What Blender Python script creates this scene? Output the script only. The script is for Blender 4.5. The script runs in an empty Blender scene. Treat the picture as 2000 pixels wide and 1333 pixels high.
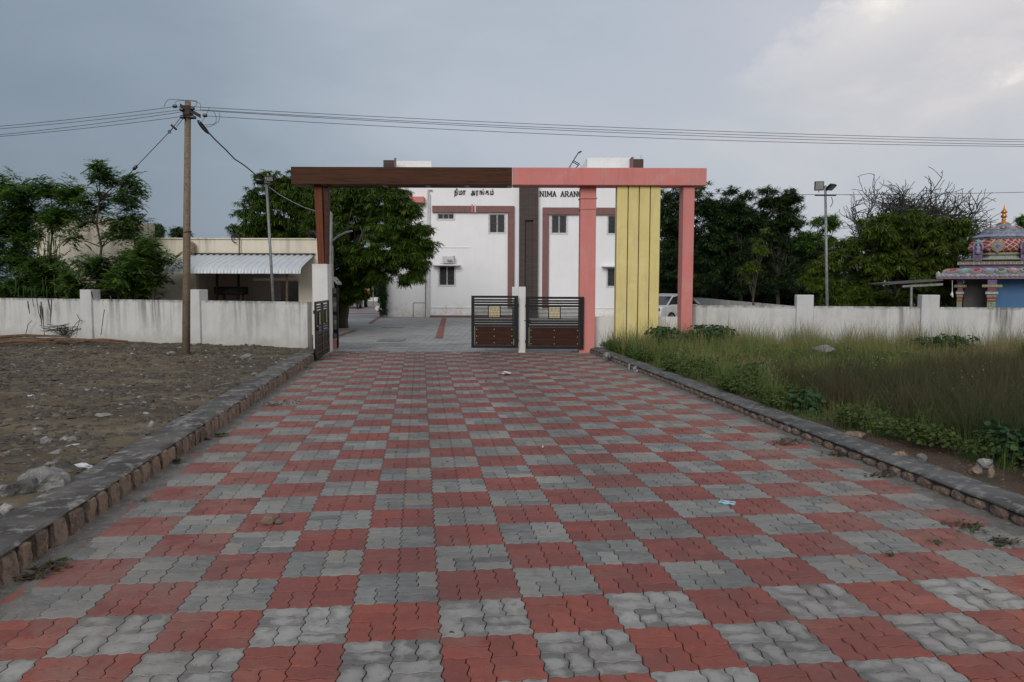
import bpy, math, random
import numpy as np
from mathutils import Vector, Matrix, noise
R = math.radians
rnd = random.Random(7)
rng = np.random.default_rng(11)
scene = bpy.context.scene
C = scene.collection

# ------------------------------------------------------------------ camera
F_PX, PITCH, ROLL, CAM_H = 1505.7, .0735, .003, 1.877
_R0 = np.array([1., 0, 0]); _F = np.array([0, math.cos(PITCH), -math.sin(PITCH)]); _U0 = np.cross(_R0, _F)
_R = _R0*math.cos(ROLL) + _U0*math.sin(ROLL); _U = -_R0*math.sin(ROLL) + _U0*math.cos(ROLL)
cam = bpy.data.cameras.new('camera'); camo = bpy.data.objects.new('camera', cam); C.objects.link(camo)
m = Matrix(((_R[0], _U[0], -_F[0], 0), (_R[1], _U[1], -_F[1], 0), (_R[2], _U[2], -_F[2], CAM_H), (0, 0, 0, 1)))
camo.matrix_world = m
cam.sensor_width = 36; cam.lens = F_PX/2000*36; cam.clip_end = 6000; cam.clip_start = .05
scene.camera = camo

# ------------------------------------------------------------------ world, sun, exposure
SUN_EL, SUN_AZ = R(27), R(196)       # azimuth measured clockwise from +Y
w = bpy.data.worlds.new('World'); scene.world = w; w.use_nodes = True
nt = w.node_tree; nt.nodes.clear()
def N(t, ty, **kw):
    n = t.nodes.new(ty)
    for k, v in kw.items():
        if hasattr(n, k): setattr(n, k, v)
        else: n.inputs[k.replace('_', ' ')].default_value = v
    return n
def L(t, a, b): t.links.new(a, b)
def math_(t, op, a, b=None, c=None, clamp=False):
    n = t.nodes.new('ShaderNodeMath'); n.operation = op; n.use_clamp = clamp
    for i, v in enumerate((a, b, c)):
        if v is None: continue
        if isinstance(v, (int, float)): n.inputs[i].default_value = v
        else: L(t, v, n.inputs[i])
    return n.outputs[0]
def mixc(t, f, a, b, mode='MIX'):
    n = t.nodes.new('ShaderNodeMix'); n.data_type = 'RGBA'; n.blend_type = mode
    for s, v in (('Factor', f), ('A', a), ('B', b)):
        i = [x for x in n.inputs if x.name == s and (x.type == 'VALUE' if s == 'Factor' else x.type == 'RGBA')][0]
        if isinstance(v, (int, float)): i.default_value = v
        elif isinstance(v, tuple): i.default_value = (*v[:3], 1)
        else: L(t, v, i)
    return [o for o in n.outputs if o.type == 'RGBA'][0]
def ramp(t, f, stops, interp='LINEAR'):
    n = t.nodes.new('ShaderNodeValToRGB'); L(t, f, n.inputs[0]); r = n.color_ramp; r.interpolation = interp
    while len(r.elements) < len(stops): r.elements.new(.5)
    for e, (p, c) in zip(r.elements, stops):
        e.position = p; e.color = (c, c, c, 1) if isinstance(c, (int, float)) else (*c, 1)
    return n.outputs[0]
sky = nt.nodes.new('ShaderNodeTexSky'); sky.sky_type = 'NISHITA'; sky.sun_disc = False
sky.sun_elevation = SUN_EL; sky.sun_rotation = SUN_AZ; sky.air_density = 1.5; sky.dust_density = 2
tc = nt.nodes.new('ShaderNodeTexCoord'); sep = nt.nodes.new('ShaderNodeSeparateXYZ'); L(nt, tc.outputs['Generated'], sep.inputs[0])
X, Y, Z = sep.outputs
mp = nt.nodes.new('ShaderNodeMapping'); mp.inputs['Scale'].default_value = (1, 1, 2.6); L(nt, tc.outputs['Generated'], mp.inputs[0])
n1 = N(nt, 'ShaderNodeTexNoise', Scale=1.5, Detail=5, Roughness=.52); L(nt, mp.outputs[0], n1.inputs['Vector'])
mp2 = nt.nodes.new('ShaderNodeMapping'); mp2.inputs['Scale'].default_value = (1, 1, 2.0); mp2.inputs['Location'].default_value = (3.1, .4, 1.7)
L(nt, tc.outputs['Generated'], mp2.inputs[0])
n2 = N(nt, 'ShaderNodeTexNoise', Scale=4.2, Detail=9, Roughness=.56, Distortion=.25); L(nt, mp2.outputs[0], n2.inputs['Vector'])
# the deck of grey cloud: darker blue grey on the left, paler to the right, darkest at the left horizon
az = math_(nt, 'ADD', math_(nt, 'MULTIPLY', X, .66), .37)
deck = math_(nt, 'ADD', az, math_(nt, 'MULTIPLY', math_(nt, 'SUBTRACT', n1.outputs[0], .5), 1.0))
deck = math_(nt, 'ADD', deck, math_(nt, 'MULTIPLY', Z, .62), clamp=True)
base = ramp(nt, deck, [(0, (.150, .193, .25)), (.33, (.225, .275, .335)), (.62, (.37, .41, .475)), (1, (.47, .475, .52))])
# the big pinkish cumulus standing in the upper right, with a bright crest
edge = math_(nt, 'SUBTRACT', math_(nt, 'ADD', math_(nt, 'MULTIPLY', X, .86), math_(nt, 'MULTIPLY', math_(nt, 'SUBTRACT', n2.outputs[0], .5), .42)), math_(nt, 'SUBTRACT', math_(nt, 'MULTIPLY', Z, 1.55), .165))
cum = ramp(nt, edge, [(.0, 0.), (.03, .45), (.07, .8), (.2, 1.)])
low = ramp(nt, Z, [(.03, 0.), (.2, 1.)])
cumf = math_(nt, 'MULTIPLY', math_(nt, 'MULTIPLY', cum, low), .82)
ccol = ramp(nt, math_(nt, 'ADD', math_(nt, 'ADD', math_(nt, 'MULTIPLY', Z, 1.2), math_(nt, 'MULTIPLY', math_(nt, 'SUBTRACT', X, .5), .35)), math_(nt, 'MULTIPLY', math_(nt, 'SUBTRACT', n2.outputs[0], .5), .9)),
            [(.10, (.41, .44, .48)), (.27, (.50, .495, .515)), (.36, (.58, .55, .55)), (.45, (.92, .86, .78))])
crest = math_(nt, 'MULTIPLY', ramp(nt, edge, [(.02, 1.), (.16, 0.)]), ramp(nt, Z, [(.22, 0.), (.33, 1.)]))
ccol = mixc(nt, math_(nt, 'MULTIPLY', crest, .75), ccol, (.95, .88, .79))
cl = mixc(nt, cumf, base, ccol)
nis = nt.nodes.new('ShaderNodeVectorMath'); nis.operation = 'SCALE'; L(nt, sky.outputs[0], nis.inputs[0]); nis.inputs['Scale'].default_value = .07
final = mixc(nt, .93, nis.outputs[0], cl)
bg = nt.nodes.new('ShaderNodeBackground'); L(nt, final, bg.inputs[0]); bg.inputs[1].default_value = 1.0
wo = nt.nodes.new('ShaderNodeOutputWorld'); L(nt, bg.outputs[0], wo.inputs[0])

sd = bpy.data.lights.new('sun', 'SUN'); sd.energy = 1.5; sd.angle = R(34); sd.color = (1, .955, .9)
so = bpy.data.objects.new('sun', sd); C.objects.link(so)
sdir = Vector((math.sin(SUN_AZ)*math.cos(SUN_EL), math.cos(SUN_AZ)*math.cos(SUN_EL), math.sin(SUN_EL)))
so.rotation_euler = sdir.to_track_quat('Z', 'Y').to_euler()
vs = scene.view_settings; vs.view_transform = 'Standard'; vs.look = 'None'; vs.exposure = .32; vs.gamma = 1; vs.use_curve_mapping = False
scene.cycles.max_bounces = 6; scene.cycles.transparent_max_bounces = 8

# ------------------------------------------------------------------ helpers
def ray(x, y): return _F + _R*(x-1000)/F_PX - _U*(y-666.5)/F_PX
def at(x, y, Yd):                      # point of the world seen at a photo position, Yd metres ahead
    r = ray(x, y); t = Yd/r[1]; return Vector((t*r[0], Yd, CAM_H+t*r[2]))
def gr(x, y, z=0.):
    r = ray(x, y); t = (z-CAM_H)/r[2]; return Vector((t*r[0], t*r[1], z))
YAW = .1181; OX, OY = -.375, 3.978
cY, sY = math.cos(YAW), math.sin(YAW)
def UV(u, v, z=0.): return Vector((OX+u*cY-v*sY, OY+u*sY+v*cY, z))
def toUV(x, y): return ((x-OX)*cY+(y-OY)*sY, -(x-OX)*sY+(y-OY)*cY)

def tag(o, label=None, cat=None, group=None, kind=None):
    for k, v in (('label', label), ('category', cat), ('group', group), ('kind', kind)):
        if v: o[k] = v
    return o
def empty(name, loc=(0, 0, 0), label=None, cat=None, group=None):
    o = bpy.data.objects.new(name, None); C.objects.link(o); o.location = loc; o.empty_display_size = .2
    return tag(o, label, cat, group)
class MB:
    def __init__(s): s.v = []; s.f = []; s.mi = []; s.sm = []; s.cur = 0; s.smooth = False
    def add(s, vs, fs):
        b = len(s.v); s.v += [tuple(v) for v in vs]
        for f in fs: s.f.append([b+i for i in f]); s.mi.append(s.cur); s.sm.append(s.smooth)
        return s
    def box(s, a, b, bev=0.):
        (x0, y0, z0), (x1, y1, z1) = a, b
        x0, x1 = min(x0, x1), max(x0, x1); y0, y1 = min(y0, y1), max(y0, y1); z0, z1 = min(z0, z1), max(z0, z1)
        if bev <= 0:
            return s.add([(x0,y0,z0),(x1,y0,z0),(x1,y1,z0),(x0,y1,z0),(x0,y0,z1),(x1,y0,z1),(x1,y1,z1),(x0,y1,z1)],
                  [(0,3,2,1),(4,5,6,7),(0,1,5,4),(1,2,6,5),(2,3,7,6),(3,0,4,7)])
        e = bev
        def ring(z, i): return [(x0+e*(1-i)+0, y0+0, z), (x1-e*(1-i), y0, z)]
        # chamfered box: 24 verts, one triple per corner
        vs = []; idx = {}
        for cx in (0, 1):
            for cy in (0, 1):
                for cz in (0, 1):
                    px, py, pz = (x0, x1)[cx], (y0, y1)[cy], (z0, z1)[cz]
                    dx, dy, dz = (e, -e)[cx], (e, -e)[cy], (e, -e)[cz]
                    idx[cx, cy, cz] = len(vs)
                    vs += [(px, py+dy, pz+dz), (px+dx, py, pz+dz), (px+dx, py+dy, pz)]
        fs = []
        I = lambda c, k: idx[c]+k
        fs += [(I((0,0,0),0), I((0,0,1),0), I((0,1,1),0), I((0,1,0),0)), (I((1,0,0),0), I((1,1,0),0), I((1,1,1),0), I((1,0,1),0)),
               (I((0,0,0),1), I((1,0,0),1), I((1,0,1),1), I((0,0,1),1)), (I((0,1,0),1), I((0,1,1),1), I((1,1,1),1), I((1,1,0),1)),
               (I((0,0,0),2), I((0,1,0),2), I((1,1,0),2), I((1,0,0),2)), (I((0,0,1),2), I((1,0,1),2), I((1,1,1),2), I((0,1,1),2))]
        for a_ in (0, 1):
            for b_ in (0, 1):
                fs.append((I((a_,b_,0),0), I((a_,b_,0),1), I((a_,b_,1),1), I((a_,b_,1),0)))
                fs.append((I((a_,0,b_),0), I((a_,0,b_),2), I((a_,1,b_),2), I((a_,1,b_),0)))
                fs.append((I((0,a_,b_),1), I((0,a_,b_),2), I((1,a_,b_),2), I((1,a_,b_),1)))
        for c in idx: fs.append((I(c,0), I(c,1), I(c,2)))
        return s.add(vs, fs)
    def tube(s, pts, r, n=6, cap=True):
        pts = [Vector(p) for p in pts]; rr = r if isinstance(r, (list, tuple)) else [r]*len(pts)
        vs = []; up = None
        for i, p in enumerate(pts):
            d = (pts[min(i+1, len(pts)-1)]-pts[max(i-1, 0)]).normalized()
            a = d.orthogonal().normalized() if up is None else (up-d*up.dot(d)).normalized()
            up = a; b = d.cross(a)
            for k in range(n):
                t = 2*math.pi*k/n; vs.append(p+(a*math.cos(t)+b*math.sin(t))*rr[i])
        fs = [(i*n+k, i*n+(k+1) % n, (i+1)*n+(k+1) % n, (i+1)*n+k) for i in range(len(pts)-1) for k in range(n)]
        if cap: fs += [tuple(range(n))[::-1], tuple((len(pts)-1)*n+k for k in range(n))]
        return s.add(vs, fs)
    def lathe(s, c, prof, n=16, rot=0., sq=False):
        c = Vector(c); vs = []
        for (r, z) in prof:
            for k in range(n):
                t = 2*math.pi*k/n+rot
                vs.append(c+Vector((r*math.cos(t), r*math.sin(t), z)))
        fs = [(i*n+k, i*n+(k+1) % n, (i+1)*n+(k+1) % n, (i+1)*n+k) for i in range(len(prof)-1) for k in range(n)]
        fs += [tuple(range(n))[::-1], tuple((len(prof)-1)*n+k for k in range(n))]
        return s.add(vs, fs)
    def prism(s, poly, d):              # polygon points extruded by vector d
        n = len(poly); d = Vector(d); P = [Vector(p) for p in poly]
        return s.add(P+[p+d for p in P], [tuple(range(n))[::-1], tuple(range(n, 2*n))]+[(i, (i+1) % n, (i+1) % n+n, i+n) for i in range(n)])
    def rock(s, c, sx, sy, sz, seed=0, sub=2, rough=.25, flat=0.):
        rr = random.Random(seed); import bmesh
        bm = bmesh.new(); bmesh.ops.create_icosphere(bm, subdivisions=sub, radius=1)
        off = Vector((rr.uniform(0, 50), rr.uniform(0, 50), rr.uniform(0, 50)))
        c = Vector(c); rot = Matrix.Rotation(rr.uniform(0, 6.28), 3, 'Z')
        vs = []
        for v in bm.verts:
            p = v.co.copy(); k = 1+rough*noise.noise(p*1.3+off)*1.6+rough*.5*noise.noise(p*3.1+off)
            p = p*k; p = Vector((p.x*sx, p.y*sy, max(p.z, -.6 if flat else -9)*sz)); vs.append(c+rot@p)
        fs = [[v.index for v in f.verts] for f in bm.faces]; bm.free()
        return s.add(vs, fs)
    def build(s, name, mats, parent=None, loc=None, rotz=0.):
        me = bpy.data.meshes.new(name); me.from_pydata(s.v, [], s.f)
        mats = mats if isinstance(mats, (list, tuple)) else [mats]
        for mm in mats: me.materials.append(mm)
        me.polygons.foreach_set('material_index', s.mi); me.polygons.foreach_set('use_smooth', s.sm)
        me.validate(); me.update()
        import bmesh
        bm = bmesh.new(); bm.from_mesh(me); bmesh.ops.recalc_face_normals(bm, faces=bm.faces); bm.to_mesh(me); bm.free()
        o = bpy.data.objects.new(name, me); C.objects.link(o)
        if parent is not None: o.parent = parent
        if loc is not None: o.location = loc
        if rotz: o.rotation_euler.z = rotz
        return o
def inst(name, me, parent=None, loc=(0, 0, 0), rot=(0, 0, 0), scale=(1, 1, 1)):
    o = bpy.data.objects.new(name, me); C.objects.link(o)
    if parent is not None: o.parent = parent
    o.location = loc; o.rotation_euler = rot; o.scale = scale; return o
def fastmesh(name, V, F4, mat, parent=None, attr=None, smooth=False, attr2=None):
    """V (n,3) array, F4 (m,k) index array, attr per vertex"""
    me = bpy.data.meshes.new(name); nv = len(V); nf, k = F4.shape
    me.vertices.add(nv); me.vertices.foreach_set('co', V.astype(np.float32).ravel())
    me.loops.add(nf*k); me.loops.foreach_set('vertex_index', F4.astype(np.int32).ravel())
    me.polygons.add(nf); me.polygons.foreach_set('loop_start', (np.arange(nf)*k).astype(np.int32))
    if smooth: me.polygons.foreach_set('use_smooth', np.ones(nf, bool))
    for nm, a in (('tint', attr), ('tip', attr2)):
        if a is not None:
            at_ = me.attributes.new(nm, 'FLOAT', 'POINT'); at_.data.foreach_set('value', a.astype(np.float32))
    for mm in (mat if isinstance(mat, (list, tuple)) else [mat]): me.materials.append(mm)
    me.update(calc_edges=True); me.validate()
    o = bpy.data.objects.new(name, me); C.objects.link(o)
    if parent is not None: o.parent = parent
    return o

# ------------------------------------------------------------------ materials
def newmat(name):
    mm = bpy.data.materials.new(name); mm.use_nodes = True; t = mm.node_tree
    b = t.nodes['Principled BSDF']; b.inputs['Specular IOR Level'].default_value = .3
    return mm, t, b
def pos(t, obj=False):
    if obj: return t.nodes.new('ShaderNodeTexCoord').outputs['Object']
    return t.nodes.new('ShaderNodeNewGeometry').outputs['Position']
def noise_(t, vec, scale, detail=4, rough=.55, sc=None, dist=0.):
    if sc:
        m_ = t.nodes.new('ShaderNodeMapping'); m_.inputs['Scale'].default_value = sc; L(t, vec, m_.inputs[0]); vec = m_.outputs[0]
    n = N(t, 'ShaderNodeTexNoise', Scale=scale, Detail=detail, Roughness=rough, Distortion=dist); L(t, vec, n.inputs['Vector']); return n.outputs[0]
def bump(t, b, h, strength=.3, dist=.01):
    n = t.nodes.new('ShaderNodeBump'); n.inputs['Strength'].default_value = strength; n.inputs['Distance'].default_value = dist
    L(t, h, n.inputs['Height']); L(t, n.outputs[0], b.inputs['Normal'])
def pmat(name, c1, c2=None, scale=4., rough=.75, bscale=60, bstr=.25, lo=.35, hi=.65, c3=None, s3=25, metal=0., spec=.3, bdist=.006):
    mm, t, b = newmat(name); p = pos(t); c2 = c2 or tuple(x*.8 for x in c1)
    f = ramp(t, noise_(t, p, scale, 6), [(lo, 0.), (hi, 1.)]); c = mixc(t, f, c1, c2)
    if c3: c = mixc(t, ramp(t, noise_(t, p, s3, 4, .65), [(.52, 0.), (.66, 1.)]), c, c3)
    if 'paint' in name and ('pink' in name or 'yellow' in name):
        stv = ramp(t, noise_(t, p, 7., 6, .65, sc=(1, 1, .08)), [(.5, 0.), (.66, .30)]); c = mixc(t, stv, c, tuple(x*.62 for x in c1))
        c = mixc(t, ramp(t, noise_(t, p, 1.1, 7, .7), [(.5, 0.), (.7, .35)]), c, tuple(x*.7 for x in c1))
    L(t, c, b.inputs['Base Color']); b.inputs['Roughness'].default_value = rough; b.inputs['Metallic'].default_value = metal
    b.inputs['Specular IOR Level'].default_value = spec
    if bstr: bump(t, b, noise_(t, p, bscale, 4, .6), bstr, bdist)
    return mm
def plaster(name, col, dirt, zb, zt, streak=.5, foot=.5, footcol=None, top=.6, patch=.4, fr=.3):
    """lime washed wall: vertical run stains under the coping, splash dirt at the foot, blotches"""
    mm, t, b = newmat(name); p = pos(t); s = t.nodes.new('ShaderNodeSeparateXYZ'); L(t, p, s.inputs[0])
    c = mixc(t, noise_(t, p, 1.1, 5), tuple(x*.93 for x in col), tuple(min(1, x*1.05) for x in col))
    blot = ramp(t, noise_(t, p, 2.3, 8, .68), [(.48, 0.), (.72, 1.)]); c = mixc(t, math_(t, 'MULTIPLY', blot, patch), c, tuple(x*.72 for x in col))
    zz = math_(t, 'DIVIDE', math_(t, 'SUBTRACT', s.outputs[2], zb), zt-zb, clamp=True)
    st = ramp(t, noise_(t, p, 5., 6, .66, sc=(1, 1, .07)), [(.44, 0.), (.6, 1.)])
    fade = math_(t, 'POWER', zz, .8); st2 = ramp(t, noise_(t, p, .55, 4, .6, sc=(1, 1, .3)), [(.45, .15), (.62, 1.)])
    c = mixc(t, math_(t, 'MULTIPLY', math_(t, 'MULTIPLY', st, math_(t, 'MULTIPLY', fade, st2)), streak), c, dirt)
    tp = ramp(t, zz, [(.93, 0.), (.985, 1.)]); tn = ramp(t, noise_(t, p, 6, 6, .7), [(.4, 0.), (.6, 1.)])
    c = mixc(t, math_(t, 'MULTIPLY', math_(t, 'MULTIPLY', tp, tn), top), c, dirt)
    ft = ramp(t, math_(t, 'ADD', zz, math_(t, 'MULTIPLY', math_(t, 'SUBTRACT', noise_(t, p, 3, 6, .7), .5), .55)), [(.02, 1.), (fr, 0.)])
    c = mixc(t, math_(t, 'MULTIPLY', ft, foot), c, footcol or (.30, .27, .2))
    L(t, c, b.inputs['Base Color']); b.inputs['Roughness'].default_value = .88; b.inputs['Specular IOR Level'].default_value = .2
    bump(t, b, math_(t, 'ADD', noise_(t, p, 9, 5, .6), math_(t, 'MULTIPLY', noise_(t, p, 90, 3), .3)), .35, .012)
    return mm
def leafmat(name, a, bcol, c=None, trans=.25, rough=.55):
    mm, t, b = newmat(name)
    at_ = t.nodes.new('ShaderNodeAttribute'); at_.attribute_name = 'tint'
    st = [(0, a), (.55, bcol)]+([(1, c)] if c else [])
    col = ramp(t, at_.outputs['Fac'], st); L(t, col, b.inputs['Base Color']); b.inputs['Roughness'].default_value = rough
    b.inputs['Specular IOR Level'].default_value = .15
    tr = t.nodes.new('ShaderNodeBsdfTranslucent'); L(t, col, tr.inputs[0]); ms = t.nodes.new('ShaderNodeMixShader'); ms.inputs[0].default_value = trans
    L(t, b.outputs[0], ms.inputs[1]); L(t, tr.outputs[0], ms.inputs[2]); L(t, ms.outputs[0], t.nodes['Material Output'].inputs[0])
    return mm
def paver_mat(name, kind, joined):
    mm, t, b = newmat(name); p = pos(t)
    if joined:
        a = t.nodes.new('ShaderNodeAttribute'); a.attribute_name = 'tint'; r_ = a.outputs['Fac']
    else: r_ = t.nodes.new('ShaderNodeObjectInfo').outputs['Random']
    r2 = math_(t, 'FRACT', math_(t, 'MULTIPLY', r_, 17.31))
    if kind == 'red': c = ramp(t, r_, [(0, (.195, .066, .060)), (.5, (.245, .080, .068)), (.9, (.27, .088, .072)), (1, (.21, .105, .085))])
    elif kind == 'redn': c = ramp(t, r_, [(0, (.24, .072, .056)), (.6, (.29, .088, .064)), (1, (.33, .10, .072))])
    elif kind == 'grey': c = ramp(t, r_, [(0, (.125, .132, .132)), (.4, (.185, .193, .186)), (.8, (.235, .238, .224)), (.95, (.27, .268, .245)), (1, (.27, .232, .18))])
    else: c = ramp(t, r_, [(0, (.15, .15, .145)), (.4, (.22, .222, .21)), (1, (.30, .30, .29))])
    off = t.nodes.new('ShaderNodeVectorMath'); off.operation = 'ADD'; L(t, p, off.inputs[0]); cx = t.nodes.new('ShaderNodeCombineXYZ')
    L(t, math_(t, 'MULTIPLY', r_, 31), cx.inputs[2]); L(t, cx.outputs[0], off.inputs[1]); po = off.outputs[0]
    if kind == 'greyn':
        fv = noise_(t, po, 7.5, 5, .6, dist=.5)
        if not joined:
            gc = t.nodes.new('ShaderNodeTexCoord').outputs['Generated']; vm = t.nodes.new('ShaderNodeVectorMath'); vm.operation = 'DISTANCE'; sp_ = t.nodes.new('ShaderNodeSeparateXYZ'); L(t, gc, sp_.inputs[0])
            cb = t.nodes.new('ShaderNodeCombineXYZ'); L(t, sp_.outputs[0], cb.inputs[0]); L(t, sp_.outputs[1], cb.inputs[1]); L(t, cb.outputs[0], vm.inputs[0]); vm.inputs[1].default_value = (.5, .5, 0)
            fv = math_(t, 'ADD', math_(t, 'MULTIPLY', fv, .62), math_(t, 'MULTIPLY', math_(t, 'SUBTRACT', .75, vm.outputs['Value']), .42))
        f = ramp(t, fv, [(.44, 0.), (.53, .8), (.62, 1.)])
        c = mixc(t, math_(t, 'MULTIPLY', f, .85), c, (.40, .395, .375)); c = mixc(t, ramp(t, noise_(t, po, 13, 4), [(.56, 0.), (.68, .5)]), c, (.12, .12, .115))
    elif kind == 'grey':
        f = ramp(t, noise_(t, po, 9, 5, .65, sc=(1, 2.2, 1)), [(.42, 0.), (.62, 1.)]); c = mixc(t, math_(t, 'MULTIPLY', f, .35), c, (.33, .34, .325))
        c = mixc(t, ramp(t, noise_(t, po, 17, 4), [(.56, 0.), (.7, .35)]), c, (.09, .095, .1))
    else:
        f = ramp(t, noise_(t, po, 11, 5, .65), [(.45, 0.), (.65, .4)]); c = mixc(t, f, c, (.15, .058, .052))
        c = mixc(t, ramp(t, noise_(t, po, 26, 3), [(.6, 0.), (.72, .25)]), c, (.40, .19, .15))
    big = ramp(t, noise_(t, p, .75, 6, .66), [(.40, 0.), (.62, 1.)]); c = mixc(t, math_(t, 'MULTIPLY', big, .34), c, (.12, .10, .095))
    sx_ = t.nodes.new('ShaderNodeSeparateXYZ'); L(t, p, sx_.inputs[0])
    uu = math_(t, 'ADD', math_(t, 'MULTIPLY', math_(t, 'SUBTRACT', sx_.outputs[0], OX), cY), math_(t, 'MULTIPLY', math_(t, 'SUBTRACT', sx_.outputs[1], OY), sY))
    uu = math_(t, 'ADD', uu, math_(t, 'MULTIPLY', math_(t, 'SUBTRACT', noise_(t, p, .5, 3), .5), .8))
    trk = math_(t, 'MAXIMUM', math_(t, 'SUBTRACT', 1., math_(t, 'MULTIPLY', math_(t, 'ABSOLUTE', math_(t, 'SUBTRACT', uu, .0)), 1.4), clamp=True), math_(t, 'SUBTRACT', 1., math_(t, 'MULTIPLY', math_(t, 'ABSOLUTE', math_(t, 'SUBTRACT', uu, 1.7)), 1.4), clamp=True))
    c = mixc(t, math_(t, 'MULTIPLY', math_(t, 'MULTIPLY', trk, noise_(t, p, 1.2, 5, .7)), .45), c, (.075, .062, .062))
    side = math_(t, 'MULTIPLY', math_(t, 'SUBTRACT', math_(t, 'ABSOLUTE', math_(t, 'SUBTRACT', uu, .9)), 1.6, clamp=True), .3)
    c = mixc(t, math_(t, 'MULTIPLY', side, ramp(t, noise_(t, p, 3.1, 6, .7), [(.4, 0.), (.6, 1.)])), c, (.30, .26, .22))
    dust = ramp(t, noise_(t, p, 1.7, 6, .68), [(.55, 0.), (.75, .35)]); c = mixc(t, dust, c, (.27, .24, .21))
    c = mixc(t, 1., c, (.92, .80, .77) if kind[0] == 'r' else (.90, .90, .885), 'MULTIPLY')
    spk = ramp(t, noise_(t, p, 55, 2), [(.68, 0.), (.72, .6)]); c = mixc(t, spk, c, (.05, .04, .035))
    L(t, c, b.inputs['Base Color']); L(t, ramp(t, noise_(t, p, 8, 4), [(.3, .62), (.7, .85)]), b.inputs['Roughness'])
    b.inputs['Specular IOR Level'].default_value = .28
    bump(t, b, math_(t, 'ADD', noise_(t, po, 160, 3), math_(t, 'MULTIPLY', noise_(t, po, 14, 3), 1.2)), .22, .003)
    return mm
M = {}
for k in ('red', 'redn', 'grey', 'greyn'):
    M[k] = paver_mat('paver_'+k, k, False); M[k+'_j'] = paver_mat('paver_joined_'+k, k, True)
M['sand'] = pmat('joint_sand', (.085, .07, .06), (.05, .045, .04), 8, .95, 200, .5)
M['kerbtop'] = pmat('kerb_cement', (.125, .117, .106), (.060, .057, .053), 2.6, .88, 35, .9, .36, .6, c3=(.24, .235, .22), s3=7, bdist=.02)
M['kerbtop2'] = pmat('kerb_cement_right', (.115, .115, .112), (.06, .06, .058), 2.2, .88, 40, .7, .36, .6, c3=(.21, .205, .19), s3=9, bdist=.012)
M['mortar'] = pmat('kerb_mortar', (.05, .045, .042), (.09, .08, .072), 9, .95, 60, .8, bdist=.015)
M['kstone'] = pmat('kerb_stone', (.27, .19, .14), (.19, .145, .115), 6, .85, 45, .9, c3=(.12, .095, .08), s3=14, bdist=.015)
M['kstone2'] = pmat('kerb_stone_dark', (.16, .105, .08), (.10, .08, .068), 6, .85, 45, .9, c3=(.27, .22, .17), s3=16, bdist=.015)
M['strip'] = pmat('cement_strip', (.17, .16, .145), (.10, .095, .085), 5, .92, 60, .7, c3=(.22, .2, .17), s3=20, bdist=.01)
M['dirt'] = None
M['white'] = plaster('white_plaster', (.62, .62, .61), (.16, .15, .14), 0, 2.4, .15, .25, (.42, .38, .28), .25, .15)
M['wall'] = plaster('boundary_plaster', (.54, .54, .525), (.12, .12, .115), .1, 1.38, .85, .5, (.30, .28, .22), .8, .6)
M['wallr'] = plaster('boundary_plaster_right', (.53, .53, .515), (.10, .10, .095), .1, 1.31, 1., .6, (.32, .29, .22), .85, .65)
M['wallp'] = plaster('pillar_plaster', (.52, .525, .525), (.14, .14, .135), .1, 1.85, .5, .4, (.30, .28, .22), .3, .35)
M['pink'] = pmat('pink_paint', (.56, .185, .165), (.53, .20, .185), 1.3, .62, 30, .12, .4, .62, c3=(.55, .24, .22), s3=2.2)
M['yellow'] = pmat('yellow_paint', (.64, .54, .215), (.62, .51, .22), .9, .65, 25, .1, .35, .65, c3=(.66, .57, .27), s3=2.5)
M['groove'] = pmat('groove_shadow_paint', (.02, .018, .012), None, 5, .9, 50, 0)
def woodmat(name, a, b_, sc, rough=.42):
    mm, t, b = newmat(name); p = pos(t)
    g = noise_(t, p, 3, 6, .6, sc=sc, dist=.6); c = ramp(t, g, [(.3, a), (.5, b_), (.62, a), (.75, tuple(x*1.3 for x in b_))])
    L(t, c, b.inputs['Base Color']); b.inputs['Roughness'].default_value = rough+.15; b.inputs['Specular IOR Level'].default_value = .12
    bump(t, b, g, .08, .004); return mm
M['wood'] = woodmat('brown_cladding', (.030, .012, .006), (.072, .028, .013), (.25, 1, 7))
M['woodv'] = woodmat('brown_cladding_upright', (.085, .026, .014), (.14, .045, .024), (6, 6, .25))
M['gatewood'] = woodmat('gate_board', (.022, .009, .006), (.042, .017, .010), (.5, 1, 8))
M['black'] = pmat('black_paint_metal', (.006, .006, .007), (.009, .009, .009), 6, .45, 50, .05, spec=.25)
M['brass'] = pmat('gold_paint_metal', (.55, .44, .16), (.45, .36, .12), 9, .45, 50, .05, spec=.5)
M['grey_metal'] = pmat('galvanised_metal', (.26, .27, .28), (.17, .17, .175), 9, .5, 50, .1, metal=.3)
M['bwhite'] = plaster('building_white', (.78, .78, .79), (.42, .40, .37), -.9, 8, .12, .7, (.50, .43, .28), .1, .06, .16)
M['bband'] = pmat('mauve_cladding', (.205, .098, .092), (.165, .085, .082), 4, .6, 30, .12)
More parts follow.
